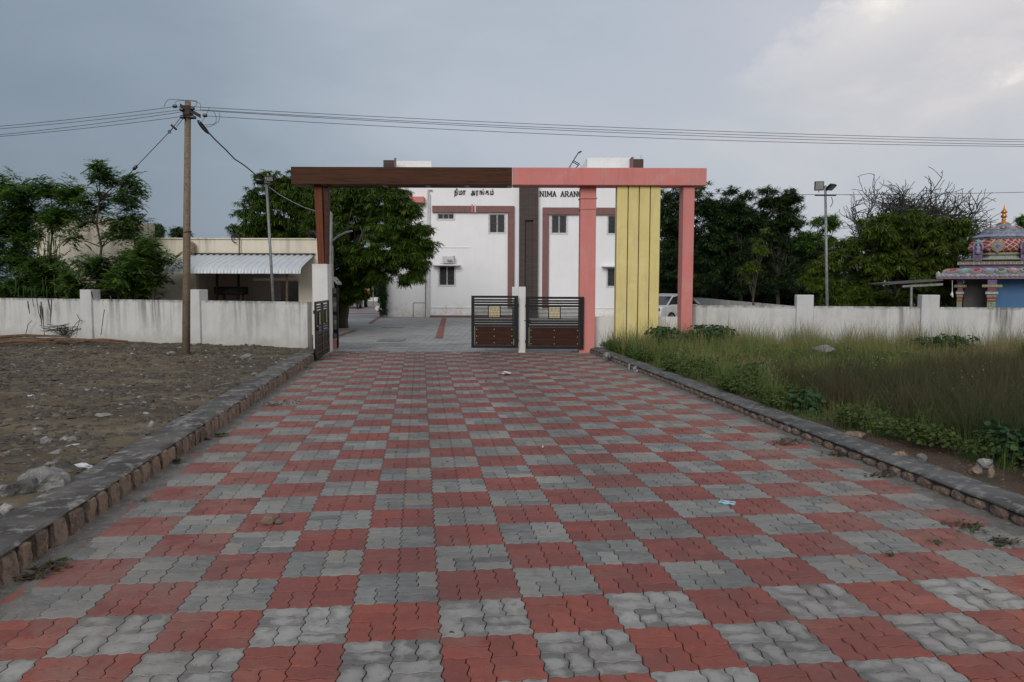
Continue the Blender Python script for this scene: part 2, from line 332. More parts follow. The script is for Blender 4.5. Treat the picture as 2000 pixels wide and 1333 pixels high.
def brickmat(name, c1, c2, mort, bw, bh, obj=False):
    mm, t, b = newmat(name); p = pos(t); s = t.nodes.new('ShaderNodeSeparateXYZ'); L(t, p, s.inputs[0]); cx = t.nodes.new('ShaderNodeCombineXYZ')
    L(t, math_(t, 'ADD', s.outputs[0], s.outputs[1]), cx.inputs[0]); L(t, s.outputs[2], cx.inputs[1])
    n = N(t, 'ShaderNodeTexBrick'); L(t, cx.outputs[0], n.inputs['Vector']); n.inputs['Scale'].default_value = 1
    n.inputs['Color1'].default_value = (*c1, 1); n.inputs['Color2'].default_value = (*c2, 1); n.inputs['Mortar'].default_value = (*mort, 1)
    n.inputs['Brick Width'].default_value = bw; n.inputs['Row Height'].default_value = bh; n.inputs['Mortar Size'].default_value = .012
    L(t, n.outputs['Color'], b.inputs['Base Color']); b.inputs['Roughness'].default_value = .8; bump(t, b, n.outputs['Fac'], -.5, .01); return mm
M['tile'] = brickmat('brown_tile', (.098, .075, .066), (.07, .055, .05), (.035, .028, .026), .4, .07)
M['glass'] = pmat('window_dark_glass', (.02, .023, .028), (.035, .037, .04), 3, .12, 50, 0, spec=.6)
M['frame'] = pmat('window_white_frame', (.62, .62, .62), None, 5, .5, 50, 0)
M['grill'] = pmat('window_bar', (.10, .10, .11), None, 5, .5, 50, 0)
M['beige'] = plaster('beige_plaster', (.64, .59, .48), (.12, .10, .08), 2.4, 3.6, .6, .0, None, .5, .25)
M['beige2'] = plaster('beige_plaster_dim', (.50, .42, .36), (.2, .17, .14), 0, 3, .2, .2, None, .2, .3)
M['sheet'] = pmat('awning_sheet', (.50, .54, .57), (.45, .49, .52), 3, .38, 50, .05, spec=.5)
M['pole'] = pmat('concrete_pole', (.21, .165, .115), (.165, .125, .09), 5, .9, 70, .8, c3=(.11, .07, .045), s3=18, bdist=.01)
M['rock'] = pmat('grey_rock', (.23, .225, .215), (.13, .13, .125), 5, .88, 30, 1., c3=(.33, .32, .30), s3=11, bdist=.02)
M['rockb'] = pmat('brown_rock', (.22, .15, .105), (.13, .095, .07), 14, .88, 60, .9, c3=(.3, .24, .18), s3=25, bdist=.01)
M['bark'] = pmat('bark', (.085, .068, .05), (.05, .042, .034), 8, .95, 30, .9, bdist=.02)
M['twig'] = pmat('grey_twig', (.055, .056, .05), (.035, .037, .033), 8, .95, 30, .4)
M['dry'] = pmat('dry_stalk', (.16, .09, .055), (.08, .05, .035), 12, .95, 60, .6)
M['neem'] = leafmat('neem_leaf', (.020, .050, .009), (.056, .102, .014), (.12, .165, .022))
M['neemy'] = leafmat('neem_leaf_yellow_green', (.030, .060, .010), (.078, .118, .016), (.14, .185, .024), .3)
M['darkleaf'] = leafmat('dark_leaf', (.014, .034, .013), (.034, .066, .023), (.08, .12, .03))
M['moringa'] = leafmat('moringa_leaf', (.040, .100, .022), (.11, .21, .042), (.21, .30, .06), .40)
M['pod'] = pmat('green_pod', (.05, .085, .02), (.035, .05, .018), 10, .6, 50, 0)
M['broad'] = leafmat('broad_leaf', (.020, .056, .024), (.046, .095, .036), (.085, .145, .034), .25)

def darken_grey(c, k): return tuple(x*k for x in c)
# ------------------------------------------------------------------ ground
mm, t, b = newmat('earth'); p = pos(t)
c = mixc(t, noise_(t, p, .25, 6), (.13, .105, .07), (.09, .095, .05)); L(t, c, b.inputs['Base Color']); b.inputs['Roughness'].default_value = .95
M['earth'] = mm
g = MB().add([(-1500, -300, -.06), (1500, -300, -.06), (1500, 2500, -.06), (-1500, 2500, -.06)], [(0, 1, 2, 3)]).build('ground', M['earth'])
tag(g, kind='structure')

# rubbly dirt lot on the left
mm, t, b = newmat('dirt_lot'); p = pos(t)
base_ = mixc(t, ramp(t, noise_(t, p, .5, 6, .6, sc=(.6, 1.6, 1)), [(.4, 0.), (.6, 1.)]), (.175, .138, .088), (.082, .064, .044))
c = mixc(t, ramp(t, noise_(t, p, 2.6, 8, .7), [(.48, 0.), (.66, .8)]), base_, (.06, .053, .045))
c = mixc(t, ramp(t, noise_(t, p, 4.6, 5, .6), [(.55, 0.), (.68, .7)]), c, (.21, .185, .14))
c = mixc(t, ramp(t, noise_(t, p, 40, 4, .7), [(.56, 0.), (.64, .8)]), c, (.155, .145, .125))
c = mixc(t, ramp(t, noise_(t, p, 1.3, 4, .6), [(.62, 0.), (.72, .5)]), c, (.13, .065, .04))
L(t, c, b.inputs['Base Color']); b.inputs['Roughness'].default_value = .95; b.inputs['Specular IOR Level'].default_value = .15
bump(t, b, math_(t, 'ADD', noise_(t, p, 45, 5, .7), math_(t, 'MULTIPLY', noise_(t, p, 9, 5, .7), 2.)), .9, .02)
M['dirt'] = mm
def heightL(u, v):
    x, y = UV(u, v)[:2]
    d = max(0., min(1., (-3.13-u)/1.2))
    far = max(0., min(1., (v-8)/8.))
    h = .19*(1-far)+.12*far
    h += d*(.04*noise.noise(Vector((x*.5, y*.9, 0)))+.05*noise.noise(Vector((x*1.3, y*3.6+x*.8, 3)))+.022*noise.noise(Vector((x*6, y*9, 5))))
    return h - (.03 if u > -3.16 else 0)
us = np.concatenate([np.linspace(-3.08, -9, 130), np.linspace(-9.1, -34, 120)]); vsr = np.concatenate([np.linspace(-6, 0, 30), np.linspace(.08, 24, 260)])
V = []; 
for v_ in vsr:
    for u_ in us:
        q = UV(u_, v_); V.append((q.x, q.y, heightL(u_, v_)))
nu = len(us); F = [(j*nu+i, j*nu+i+1, (j+1)*nu+i+1, (j+1)*nu+i) for j in range(len(vsr)-1) for i in range(nu-1)]
o = fastmesh('dirt_lot', np.array(V), np.array(F)[:, ::-1], M['dirt'], smooth=True); tag(o, kind='structure')

# soil under the weeds on the right
mm, t, b = newmat('weedy_soil'); p = pos(t)
c = mixc(t, ramp(t, noise_(t, p, 1.1, 6, .65), [(.42, 0.), (.6, 1.)]), (.085, .05, .034), (.045, .04, .022))
c = mixc(t, ramp(t, noise_(t, p, 38, 4, .7), [(.55, 0.), (.64, .7)]), c, (.17, .11, .075))
L(t, c, b.inputs['Base Color']); b.inputs['Roughness'].default_value = .95; bump(t, b, noise_(t, p, 40, 5, .7), .9, .02)
M['soil'] = mm
us = np.linspace(4.86, 30, 120); vsr = np.linspace(-6, 17.6, 110); V = []
for v_ in vsr:
    for u_ in us:
        q = UV(u_, v_); V.append((q.x, q.y, .10+min(1, (u_-4.86)/1.)*(.04*noise.noise(Vector((q.x*.8, q.y*.8, 2)))+.02*noise.noise(Vector((q.x*4, q.y*4, 2))))))
nu = len(us); F = [(j*nu+i, j*nu+i+1, (j+1)*nu+i+1, (j+1)*nu+i) for j in range(len(vsr)-1) for i in range(nu-1)]
o = fastmesh('weedy_soil', np.array(V), np.array(F), M['soil'], smooth=True); tag(o, kind='structure')

# ------------------------------------------------------------------ driveway and its pavers
YEND = 21.45
dr = MB(); a, b_, c_, d_ = UV(-2.72, -6, -.022), UV(4.56, -6, -.022), UV(4.56, 18.2, -.022), UV(-2.72, 18.0, -.022)
dr.add([a, b_, c_, d_], [(0, 1, 2, 3)])
drive = dr.build('driveway', M['sand']); tag(drive, kind='structure')
AMP = .0078
def unit_edge(p0, p1, nrm, amp):      # zigzag edge from p0 to p1, point symmetric
    out = []
    for tt, a_ in ((.0, 0), (.22, 1), (.40, 1), (.60, -1), (.78, -1)):
        out.append((p0[0]+(p1[0]-p0[0])*tt+nrm[0]*amp*a_, p0[1]+(p1[1]-p0[1])*tt+nrm[1]*amp*a_))
    return out
def paver_outline(w, h, gap=.0029):
    """w,h in metres (multiples of 1/8 cell), outline centred; joints recess"""
    U_ = .125; VV = .12
    nx, ny = round(w/U_), round(h/VV); pts = []
    x0, x1, y0, y1 = -w/2, w/2, -h/2, h/2
    for i in range(nx):
        a_ = (x0+i*U_, y0); b2 = (x0+(i+1)*U_, y0); pts += unit_edge(a_, b2, (0, 1), AMP)
    for i in range(ny):
        a_ = (x1, y0+i*VV); b2 = (x1, y0+(i+1)*VV); pts += unit_edge(a_, b2, (1, 0), AMP)
    for i in range(nx):      # reversed: same curve walked backwards
        a_ = (x1-i*U_, y1); b2 = (x1-(i+1)*U_, y1); pts += unit_edge(a_, b2, (0, -1), AMP)
    for i in range(ny):
        a_ = (x0, y1-i*VV); b2 = (x0, y1-(i+1)*VV); pts += unit_edge(a_, b2, (-1, 0), AMP)
    pts = np.array(pts)
    # shrink for the joint
    c0 = np.array([w/2-gap, h/2-gap])/np.array([w/2, h/2]); return pts*c0
def paver_arrays(w, h, top=0., ch=.003):
    o_ = paver_outline(w, h); n = len(o_); inn = o_*np.array([(w/2-.005)/(w/2), (h/2-.005)/(h/2)])
    V = np.concatenate([np.c_[o_, np.full(n, -.03)], np.c_[o_, np.full(n, top-ch)], np.c_[inn, np.full(n, top)]])
    return V, n
def paver_mesh(name, w, h, mat):
    V, n = paver_arrays(w, h)
    fs = [(i, (i+1) % n, n+(i+1) % n, n+i) for i in range(n)]+[(n+i, n+(i+1) % n, 2*n+(i+1) % n, 2*n+i) for i in range(n)]+[tuple(range(2*n, 3*n))]
    me = bpy.data.meshes.new(name); me.from_pydata(V.tolist(), [], fs); me.materials.append(mat); me.update(); return me
pm = {(o_, k): paver_mesh('paver', .25 if o_ == 'h' else .125, .12 if o_ == 'h' else .24, M[k]) for o_ in 'hv' for k in ('red', 'redn', 'grey', 'greyn')}
pav = []
for i in range(-6, 10):
    for j in range(-14, 38):
        for (du, dv, o_) in ((.125, .42, 'h'), (.125, .30, 'h'), (.3125, .36, 'v'), (.4375, .36, 'v'),
                             (.0625, .12, 'v'), (.1875, .12, 'v'), (.375, .06, 'h'), (.375, .18, 'h')):
            u_, v_ = i*.5+du, j*.48+dv; hw = .125 if o_ == 'h' else .0625
            if u_-hw < -2.655 or u_+hw > 4.51: continue
            q = UV(u_, v_)
            if q.y > YEND-.05 or q.y < -1.5: continue
            kind = ('grey' if (i+j) % 2 == 0 else 'red')+('n' if j <= 0 else '')
            pav.append((u_, v_, o_, kind, q, rnd.random()))
def ppx(q):    # position in the photo, to rank what shows largest
    d = q-Vector((0, 0, CAM_H)); dd = np.array(d); z = dd@_F
    if z < .3: return None
    return 1000+F_PX*(dd@_R)/z, 666.5-F_PX*(dd@_U)/z, z
infr = []
for k, pv in enumerate(pav):
    s_ = ppx(pv[4])
    if s_ and -40 < s_[0] < 2040 and s_[1] < 1345: infr.append((s_[2], k))
infr.sort(); single = {k for _, k in infr[:300]}
for k in sorted(single):
    u_, v_, o_, kind, q, r_ = pav[k]
    o = inst('paver', pm[o_, kind], drive, (q.x, q.y, rnd.uniform(-.0022, .0012)), (rnd.gauss(0, .004), rnd.gauss(0, .004), YAW+rnd.gauss(0, .006)))
VJ, FJ, TJ, MJ = [], [], [], []
names = ['red_j', 'grey_j', 'redn_j', 'greyn_j']; base = 0
FT, mt = [], []
for k, (u_, v_, o_, kind, q, r_) in enumerate(pav):
    if k in single: continue
    near = q.y < 13
    w_, h_ = (.25, .12) if o_ == 'h' else (.125, .24)
    if near: V0, n = paver_arrays(w_, h_)
    else:
        o4 = np.array([(-w_/2+.003, -h_/2+.003), (w_/2-.003, -h_/2+.003), (w_/2-.003, h_/2-.003), (-w_/2+.003, h_/2-.003)]); n = 4
        V0 = np.concatenate([np.c_[o4, np.full(4, -.02)], np.c_[o4, np.zeros(4)]])
    a_ = YAW+rnd.gauss(0, .005); ca, sa = math.cos(a_), math.sin(a_); tx, ty = rnd.gauss(0, .004), rnd.gauss(0, .004)
    z0 = rnd.uniform(-.002, .001)
    Vw = np.c_[V0[:, 0]*ca-V0[:, 1]*sa+q.x, V0[:, 0]*sa+V0[:, 1]*ca+q.y, V0[:, 2]+z0+V0[:, 0]*tx+V0[:, 1]*ty]
    VJ.append(Vw); TJ.append(np.full(len(Vw), r_)); mi = names.index(kind+'_j')
    if near:
        for i in range(n): FT.append((base+i, base+(i+1) % n, base+n+(i+1) % n, base+n+i)); mt.append(mi)
        for i in range(n): FT.append((base+n+i, base+n+(i+1) % n, base+2*n+(i+1) % n, base+2*n+i)); mt.append(mi)
        FT.append(tuple(base+2*n+i for i in range(n))); mt.append(mi)
    else:
        for i in range(4): FT.append((base+i, base+(i+1) % 4, base+4+(i+1) % 4, base+4+i)); mt.append(mi)
        FT.append((base+4, base+5, base+6, base+7)); mt.append(mi)
    base += len(Vw)
me = bpy.data.meshes.new('paver_field'); me.from_pydata(np.concatenate(VJ).tolist(), [], FT)
at_ = me.attributes.new('tint', 'FLOAT', 'POINT'); at_.data.foreach_set('value', np.concatenate(TJ).astype(np.float32))
for k in names: me.materials.append(M[k])
me.polygons.foreach_set('material_index', mt); me.update()
o = bpy.data.objects.new('paver_field', me); C.objects.link(o); o.parent = drive; o['kind'] = 'stuff'
# rough cement strip between pavers and left kerb
st = MB(); n = 90; vv = []
for i in range(n+1):
    v_ = -6+i*(24/n); vv += [UV(-2.70, v_, .012), UV(-2.63+.02*math.sin(v_*2.1), v_, .002), UV(-2.2, v_, -.0075)]
st.add(vv, [(3*i+k, 3*i+1+k, 3*i+4+k, 3*i+3+k) for i in range(n) for k in (0, 1)])
vv = []
for i in range(n+1):
    v_ = -6+i*(23.4/n); vv += [UV(4.1, v_, -.0075), UV(4.49+.02*noise.noise(Vector((v_*3, 5, 0))), v_, .002), UV(4.58, v_, .014)]
st.add(vv, [(3*i+k, 3*i+1+k, 3*i+4+k, 3*i+3+k) for i in range(n) for k in (0, 1)])
tag(st.build('cement_strip', M['strip']), kind='structure')

# ------------------------------------------------------------------ kerbs
def kerb(name, uf, ub, zt, v0, v1, side, mtop, mstone, slo, shi, gap, cap):
    k = MB(); n = int((v1-v0)/.12); s = -1 if side == 'L' else 1
    rows = []
    for i in range(n+1):
        v_ = v0+(v1-v0)*i/n; w1 = .018*noise.noise(Vector((v_*2.2, 1, 0)))+.024*noise.noise(Vector((v_*7, 1, 0))); w2 = .03*noise.noise(Vector((v_*1.3, 7, 0)))
        zz = zt+.008*noise.noise(Vector((v_*1.5, 9, 0)))
        rows.append([UV(uf+s*.035, v_, -.02), UV(uf+s*.035, v_, zt-cap), UV(uf+s*.004+w1, v_, zt-cap+.004), UV(uf+s*.006+w1, v_, zz-.012), UV(uf+s*.03+w1, v_, zz),
                     UV((uf+ub)/2, v_, zz+.012+.008*noise.noise(Vector((v_*4, 4, 0)))), UV(ub+w2-s*.03, v_, zz-.004), UV(ub+w2, v_, zt-.05)])
    m_ = len(rows[0]); k.add([p for r_ in rows for p in r_], [])
    for i in range(n):
        for j in range(m_-1):
            k.f.append([i*m_+j, i*m_+j+1, (i+1)*m_+j+1, (i+1)*m_+j]); k.mi.append(1 if j < 1 else 0); k.sm.append(False)
    o = k.build(name, [mtop, M['mortar']]); tag(o, kind='structure')
    # face stones, each a part of its own
    variants = []
    for q in range(6):
        s_ = MB(); import bmesh
        bm = bmesh.new(); bmesh.ops.create_cube(bm, size=1); bmesh.ops.subdivide_edges(bm, edges=bm.edges, cuts=2, use_grid_fill=True)
        vs_ = []
        for v in bm.verts:
            p = v.co.copy(); off = Vector((q*7.3, q*3.1, 0))
            l = p.length; p = p*(1-.16*max(0, l-.62)/.25) if side == 'L' else p*(1-.30*max(0, l-.52)/.3)
            p += Vector((noise.noise(p*2.5+off), noise.noise(p*2.5+off+Vector((9, 0, 0))), noise.noise(p*2.5+off+Vector((0, 9, 0)))))*.13
            vs_.append(p)
        fs_ = [[v.index for v in f.verts] for f in bm.faces]; bm.free(); s_.add(vs_, fs_)
        variants.append((s_, q))
    mes = []
    for s_, q in variants:
        oo = s_.build('stone', mstone[q % len(mstone)]); mes.append(oo.data); bpy.data.objects.remove(oo)
    v_ = max(v0, -2.5)
    while v_ < v1-.1:
        wd = rnd.uniform(slo, shi)*(1.25 if rnd.random() < .15 else 1); hh = (zt-cap*.55)*rnd.uniform(.86, 1.04) if side == 'L' else (zt-cap*.9)*rnd.uniform(.75, 1.)
        q = UV(uf+s*.028, v_+wd/2, hh/2-.004)
        inst('stone', mes[rnd.randrange(6)], o, q, (rnd.gauss(0, .05), rnd.gauss(0, .03), YAW+(math.pi if rnd.random() < .5 else 0)), (.075, wd, hh))
        v_ += wd+gap*rnd.uniform(.5, 1.6)
    return o
kl = kerb('kerb', -2.68, -3.13, .205, -6, 16.2, 'L', M['kerbtop'], [M['kstone'], M['kstone'], M['kstone2']], .13, .23, .05, .02)
kr = kerb('kerb', 4.53, 4.93, .13, -6, 16.95, 'R', M['kerbtop2'], [M['kstone2'], M['kstone2'], M['kstone2']], .12, .24, .045, .03)
# ------------------------------------------------------------------ courtyard behind the gate
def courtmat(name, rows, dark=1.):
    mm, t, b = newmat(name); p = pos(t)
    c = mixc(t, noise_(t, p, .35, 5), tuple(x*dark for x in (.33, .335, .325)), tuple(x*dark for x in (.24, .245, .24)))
    n = N(t, 'ShaderNodeTexBrick'); L(t, p, n.inputs['Vector']); n.inputs['Scale'].default_value = 1
    n.inputs['Brick Width'].default_value = .5; n.inputs['Row Height'].default_value = .28; n.inputs['Mortar Size'].default_value = .02
    n.inputs['Color1'].default_value = (1.15, 1.15, 1.15, 1); n.inputs['Color2'].default_value = (.8, .8, .8, 1); n.inputs['Mortar'].default_value = (.5, .5, .5, 1)
    c = mixc(t, 1., c, n.outputs['Color'], 'MULTIPLY')
    c = mixc(t, ramp(t, noise_(t, p, 1.6, 6, .7, sc=(.6, 1.4, 1)), [(.45, 0.), (.62, .45)]), c, (.40, .40, .385))
    if rows:
        s = t.nodes.new('ShaderNodeSeparateXYZ'); L(t, p, s.inputs[0])
        f = math_(t, 'FRACT', math_(t, 'MULTIPLY', s.outputs[1], .3)); c = mixc(t, ramp(t, f, [(.49, 0.), (.51, .85)]), c, (.20, .11, .10))
    L(t, c, b.inputs['Base Color']); b.inputs['Roughness'].default_value = .75; bump(t, b, n.outputs['Fac'], -.4, .01); return mm
M['redstrip'] = pmat('red_border', (.26, .095, .08), (.2, .08, .07), 3, .8, 50, .3)
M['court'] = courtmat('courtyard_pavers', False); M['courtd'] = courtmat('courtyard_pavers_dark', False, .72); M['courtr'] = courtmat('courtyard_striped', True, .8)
def sheet(name, pts, mat, kind='structure', parent=None):
    o = MB().add(pts, [tuple(range(len(pts)))]).build(name, mat, parent)
    if kind and parent is None: o['kind'] = kind
    return o
sheet('courtyard', [(-14, 20.5, -.034), (30, 20.5, -.034), (30, 52, -.034), (-14, 52, -.034)], M['court'])
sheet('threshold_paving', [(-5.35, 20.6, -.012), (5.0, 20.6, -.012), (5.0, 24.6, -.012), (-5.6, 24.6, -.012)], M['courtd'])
sheet('red_border_strip', [gr(850, 660, -.02), gr(865, 660, -.02), gr(872, 621.5, -.02), gr(863, 621.5, -.02)], M['redstrip'])
sheet('red_border_strip', [gr(652, 659, -.02), gr(664, 657, -.02), gr(698, 645, -.02), gr(688, 645, -.02)], M['redstrip'])
sheet('red_border_strip', [gr(718, 632, -.02), gr(727, 632, -.02), gr(748, 617, -.02), gr(741, 617, -.02)], M['redstrip'])
sheet('road', [(-30, 49, -.022), (2, 49, -.022), (2, 110, -.022), (-30, 110, -.022)], M['courtr'])
for (x, y) in ((768, 638), (765, 663.5)):
    q = gr(x, y); cv = MB().box((q.x-.42, q.y-.5, -.03), (q.x+.42, q.y+.5, -.008), .005).build('drain_cover', M['grey_metal'])
    tag(cv, 'dark square drain cover in the courtyard paving, %s' % ('farther from the gate' if y < 640 else 'nearer to the gate'), 'drain cover', 'drain covers')

# ------------------------------------------------------------------ boundary walls
def wallseg(b, p0, p1, z0, z1, th):
    p0, p1 = Vector((*p0, 0)), Vector((*p1, 0)); d = (p1-p0).normalized(); n = Vector((-d.y, d.x, 0))*th/2
    b.prism([p0-n+Vector((0, 0, z0)), p1-n+Vector((0, 0, z0)), p1+n+Vector((0, 0, z0)), p0+n+Vector((0, 0, z0))], (0, 0, z1-z0)); return b
def pillar(par, c, dirv, w_, d_, z0, z1, mat):
    a_ = math.atan2(dirv[1], dirv[0]); b = MB()
    b.box((-w_/2, -d_/2, z0), (w_/2, d_/2, z1), .012)
    o = b.build('pillar', mat, par); o.location = (c[0], c[1], 0); o.rotation_euler.z = a_; return o
lw = empty('boundary_wall', (-11, 23.1, 0), 'long weathered white plaster wall on the left behind the rubble lot', 'wall')
A, B_ = Vector((-5.52, 21.0)), Vector((-26, 28.97)); dl = (A-B_).normalized()
o = wallseg(MB(), A-Vector((0, 0)), B_, -.1, 1.38, .2).build('wall_panel', M['wall'], lw); o.matrix_parent_inverse = lw.matrix_world.inverted()
o.location = -lw.location
def on_line(px_, p0, d):    # where the vertical plane through a photo column meets the wall line
    r_ = ray(px_, 600); # solve p0 + s d = t r
    det = r_[0]*(-d[1])+r_[1]*d[0]; t_ = (p0[0]*(-d[1])+p0[1]*d[0])/det
    return (r_[0]*t_, r_[1]*t_)
for px_ in (177, 386, -260):
    c_ = on_line(px_, A, (dl.x, dl.y)); o = pillar(lw, c_, (dl.x, dl.y), .46, .36, -.1, at(px_, 566, c_[1]).z, M['wallp']); o.location = Vector(o.location)-lw.location+Vector((0, 0, 0))
rw = empty('boundary_wall', (9, 21, 0), 'long weathered white plaster wall on the right behind the weeds', 'wall')
A2, B2 = Vector((4.86, 21.72)), Vector((30, 17.0)); d2 = (B2-A2).normalized()
o = wallseg(MB(), A2, B2, -.1, 1.305, .2).build('wall_panel', M['wallr'], rw); o.location = -rw.location
for px_ in (1570, 1813, 2230):
    c_ = on_line(px_, A2, (d2.x, d2.y)); o = pillar(rw, c_, (d2.x, d2.y), .44, .36, -.1, at(px_, 576.5, c_[1]-.2).z, M['wallp']); o.location = Vector(o.location)-rw.location
# low wall between the gateway columns
lo = MB().box((at(1160, 650, 21.55).x, 21.45, -.1), (at(1345, 650, 21.55).x, 21.62, .985)).build('low_wall', M['white'])
tag(lo, 'low white wall running between the pink columns behind the yellow slab', 'wall')

# ------------------------------------------------------------------ the gateway
gw = empty('entrance_gateway', (0, 21.2, 0), 'tall flat topped gateway, half brown cladding and half pink, over the drive', 'gateway')
def child(b, name, mat, par): o = b.build(name, mat, par); o.location = -par.location if par.parent is None else Vector((0, 0, 0)); return o
YF, YB = 20.9, 21.5
xl, xm, xr = at(568, 340, YF).x, at(1000.5, 340, YF).x, at(1380, 340, YF).x
zt, zb = at(1000, 327.3, YF).z, at(1000, 361.6, YF).z
b = MB().box((xl, YF, zb), (xm-.004, YB, zt), .008); child(b, 'brown_beam', M['wood'], gw)
b = MB(); b.box((xm+.004, YF-.02, zb-.005), (xr, YB, zt-.003), .014); child(b, 'pink_beam', M['pink'], gw)
# open underside of the brown half: two long rails and cross brackets
b = MB(); b.box((xl+.75, YB-.07, zb-.012), (xm-.02, YB-.005, zb-.002)); child(b, 'rail', M['wood'], gw)
for px_ in (636, 752, 836, 912, 994):
    xx = at(px_, 362, YF+.3).x; b = MB().box((xx-.05, YF+.06, zb-.012), (xx+.07, YB-.08, zb-.002)); child(b, 'bracket', M['grey_metal'], gw)
def column(px0, px1, yd, dep, z0, z1):
    xa, xb = at(px0, 500, yd).x, at(px1, 500, yd).x
    return MB().box((xa, yd, z0), (xb, yd+dep, z1), .01), xa, xb
b, xa, xb = column(1132.5, 1163.5, 21.15, .40, -.03, zb-.008)
o = child(b, 'column', M['pink'], gw)
for y_, e in ((387.5, .025), (408, .02)):
    z_ = at(1148, y_, 21.15).z; bb = MB().box((xa-e, 21.15-e, z_-.018), (xb+e, 21.55+e, z_+.018), .008); child(bb, 'moulding', M['pink'], gw)
b, xa, xb = column(1332.5, 1354.5, 21.0, .5, -.03, zb-.008)
xa = at(1332.5, 500, 21.0).x; child(b, 'column', M['pink'], gw)
# yellow slab: four boards with dark recessed joints
xa, xb = at(1204, 500, 21.0).x, at(1288, 500, 21.0).x
js = [at(p_, 500, 21.0).x for p_ in (1225.5, 1247, 1268.5)]
e = [xa]+js+[xb]
for i in range(4):
    b = MB().box((e[i]+(.012 if i else 0), 21.0, -.03), (e[i+1]-(.012 if i < 3 else 0), 21.36, zb-.008), .006); child(b, 'yellow_panel', M['yellow'], gw)
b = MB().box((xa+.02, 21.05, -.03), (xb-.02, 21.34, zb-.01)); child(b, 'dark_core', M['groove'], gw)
# left: white pier carrying the tapering brown post
pxl = at(610.5, 600, 21.0).x; pxr = at(640.5, 600, 21.0).x; zp = at(625, 516, 21.0).z
child(MB().box((pxl, 21.0, -.03), (pxr, 21.5, zp), .008), 'white_pier', M['white'], gw)
t0 = at(613, 360, 21.1); t1 = at(640, 360, 21.1); b0 = at(621, 516, 21.1); b1 = at(638, 516, 21.1); zbb = zb-.002
pol = lambda y: [(t0.x, y, zbb), (t1.x, y, zbb), (b1.x, y, zp+.002), (b0.x, y, zp+.002)]
mid = lambda k: (t0.x+(t1.x-t0.x)*k, b0.x+(b1.x-b0.x)*k)
(ta, ba), (tb, bb_) = mid(.55), mid(.72)
child(MB().prism([(t0.x, 21.1, zbb), (ta, 21.1, zbb), (bb_, 21.1, zp+.003), (b0.x, 21.1, zp+.003)], (0, .30, 0)), 'brown_post', M['woodv'], gw)
child(MB().prism([(tb, 21.12, zbb), (t1.x, 21.12, zbb), (b1.x, 21.12, zp+.003), (bb_+.008, 21.12, zp+.003)], (0, .28, 0)), 'brown_post', M['wood'], gw)
# free white gate pillar in the middle
cp = MB().box((at(1013, 600, 21.15).x, 21.15, -.03), (at(1026.5, 600, 21.15).x, 21.4, at(1020, 560.5, 21.15).z), .006)
cpx0 = at(1000, 600, 21.5).x
cp.box((cpx0, 21.402, .35), (at(1013, 600, 21.4).x+.05, 21.55, at(1020, 560.5, 21.15).z-.004), .006)
tag(cp.build('gate_pillar', M['white']), 'slim white pillar between the two closed gate leaves', 'pillar')

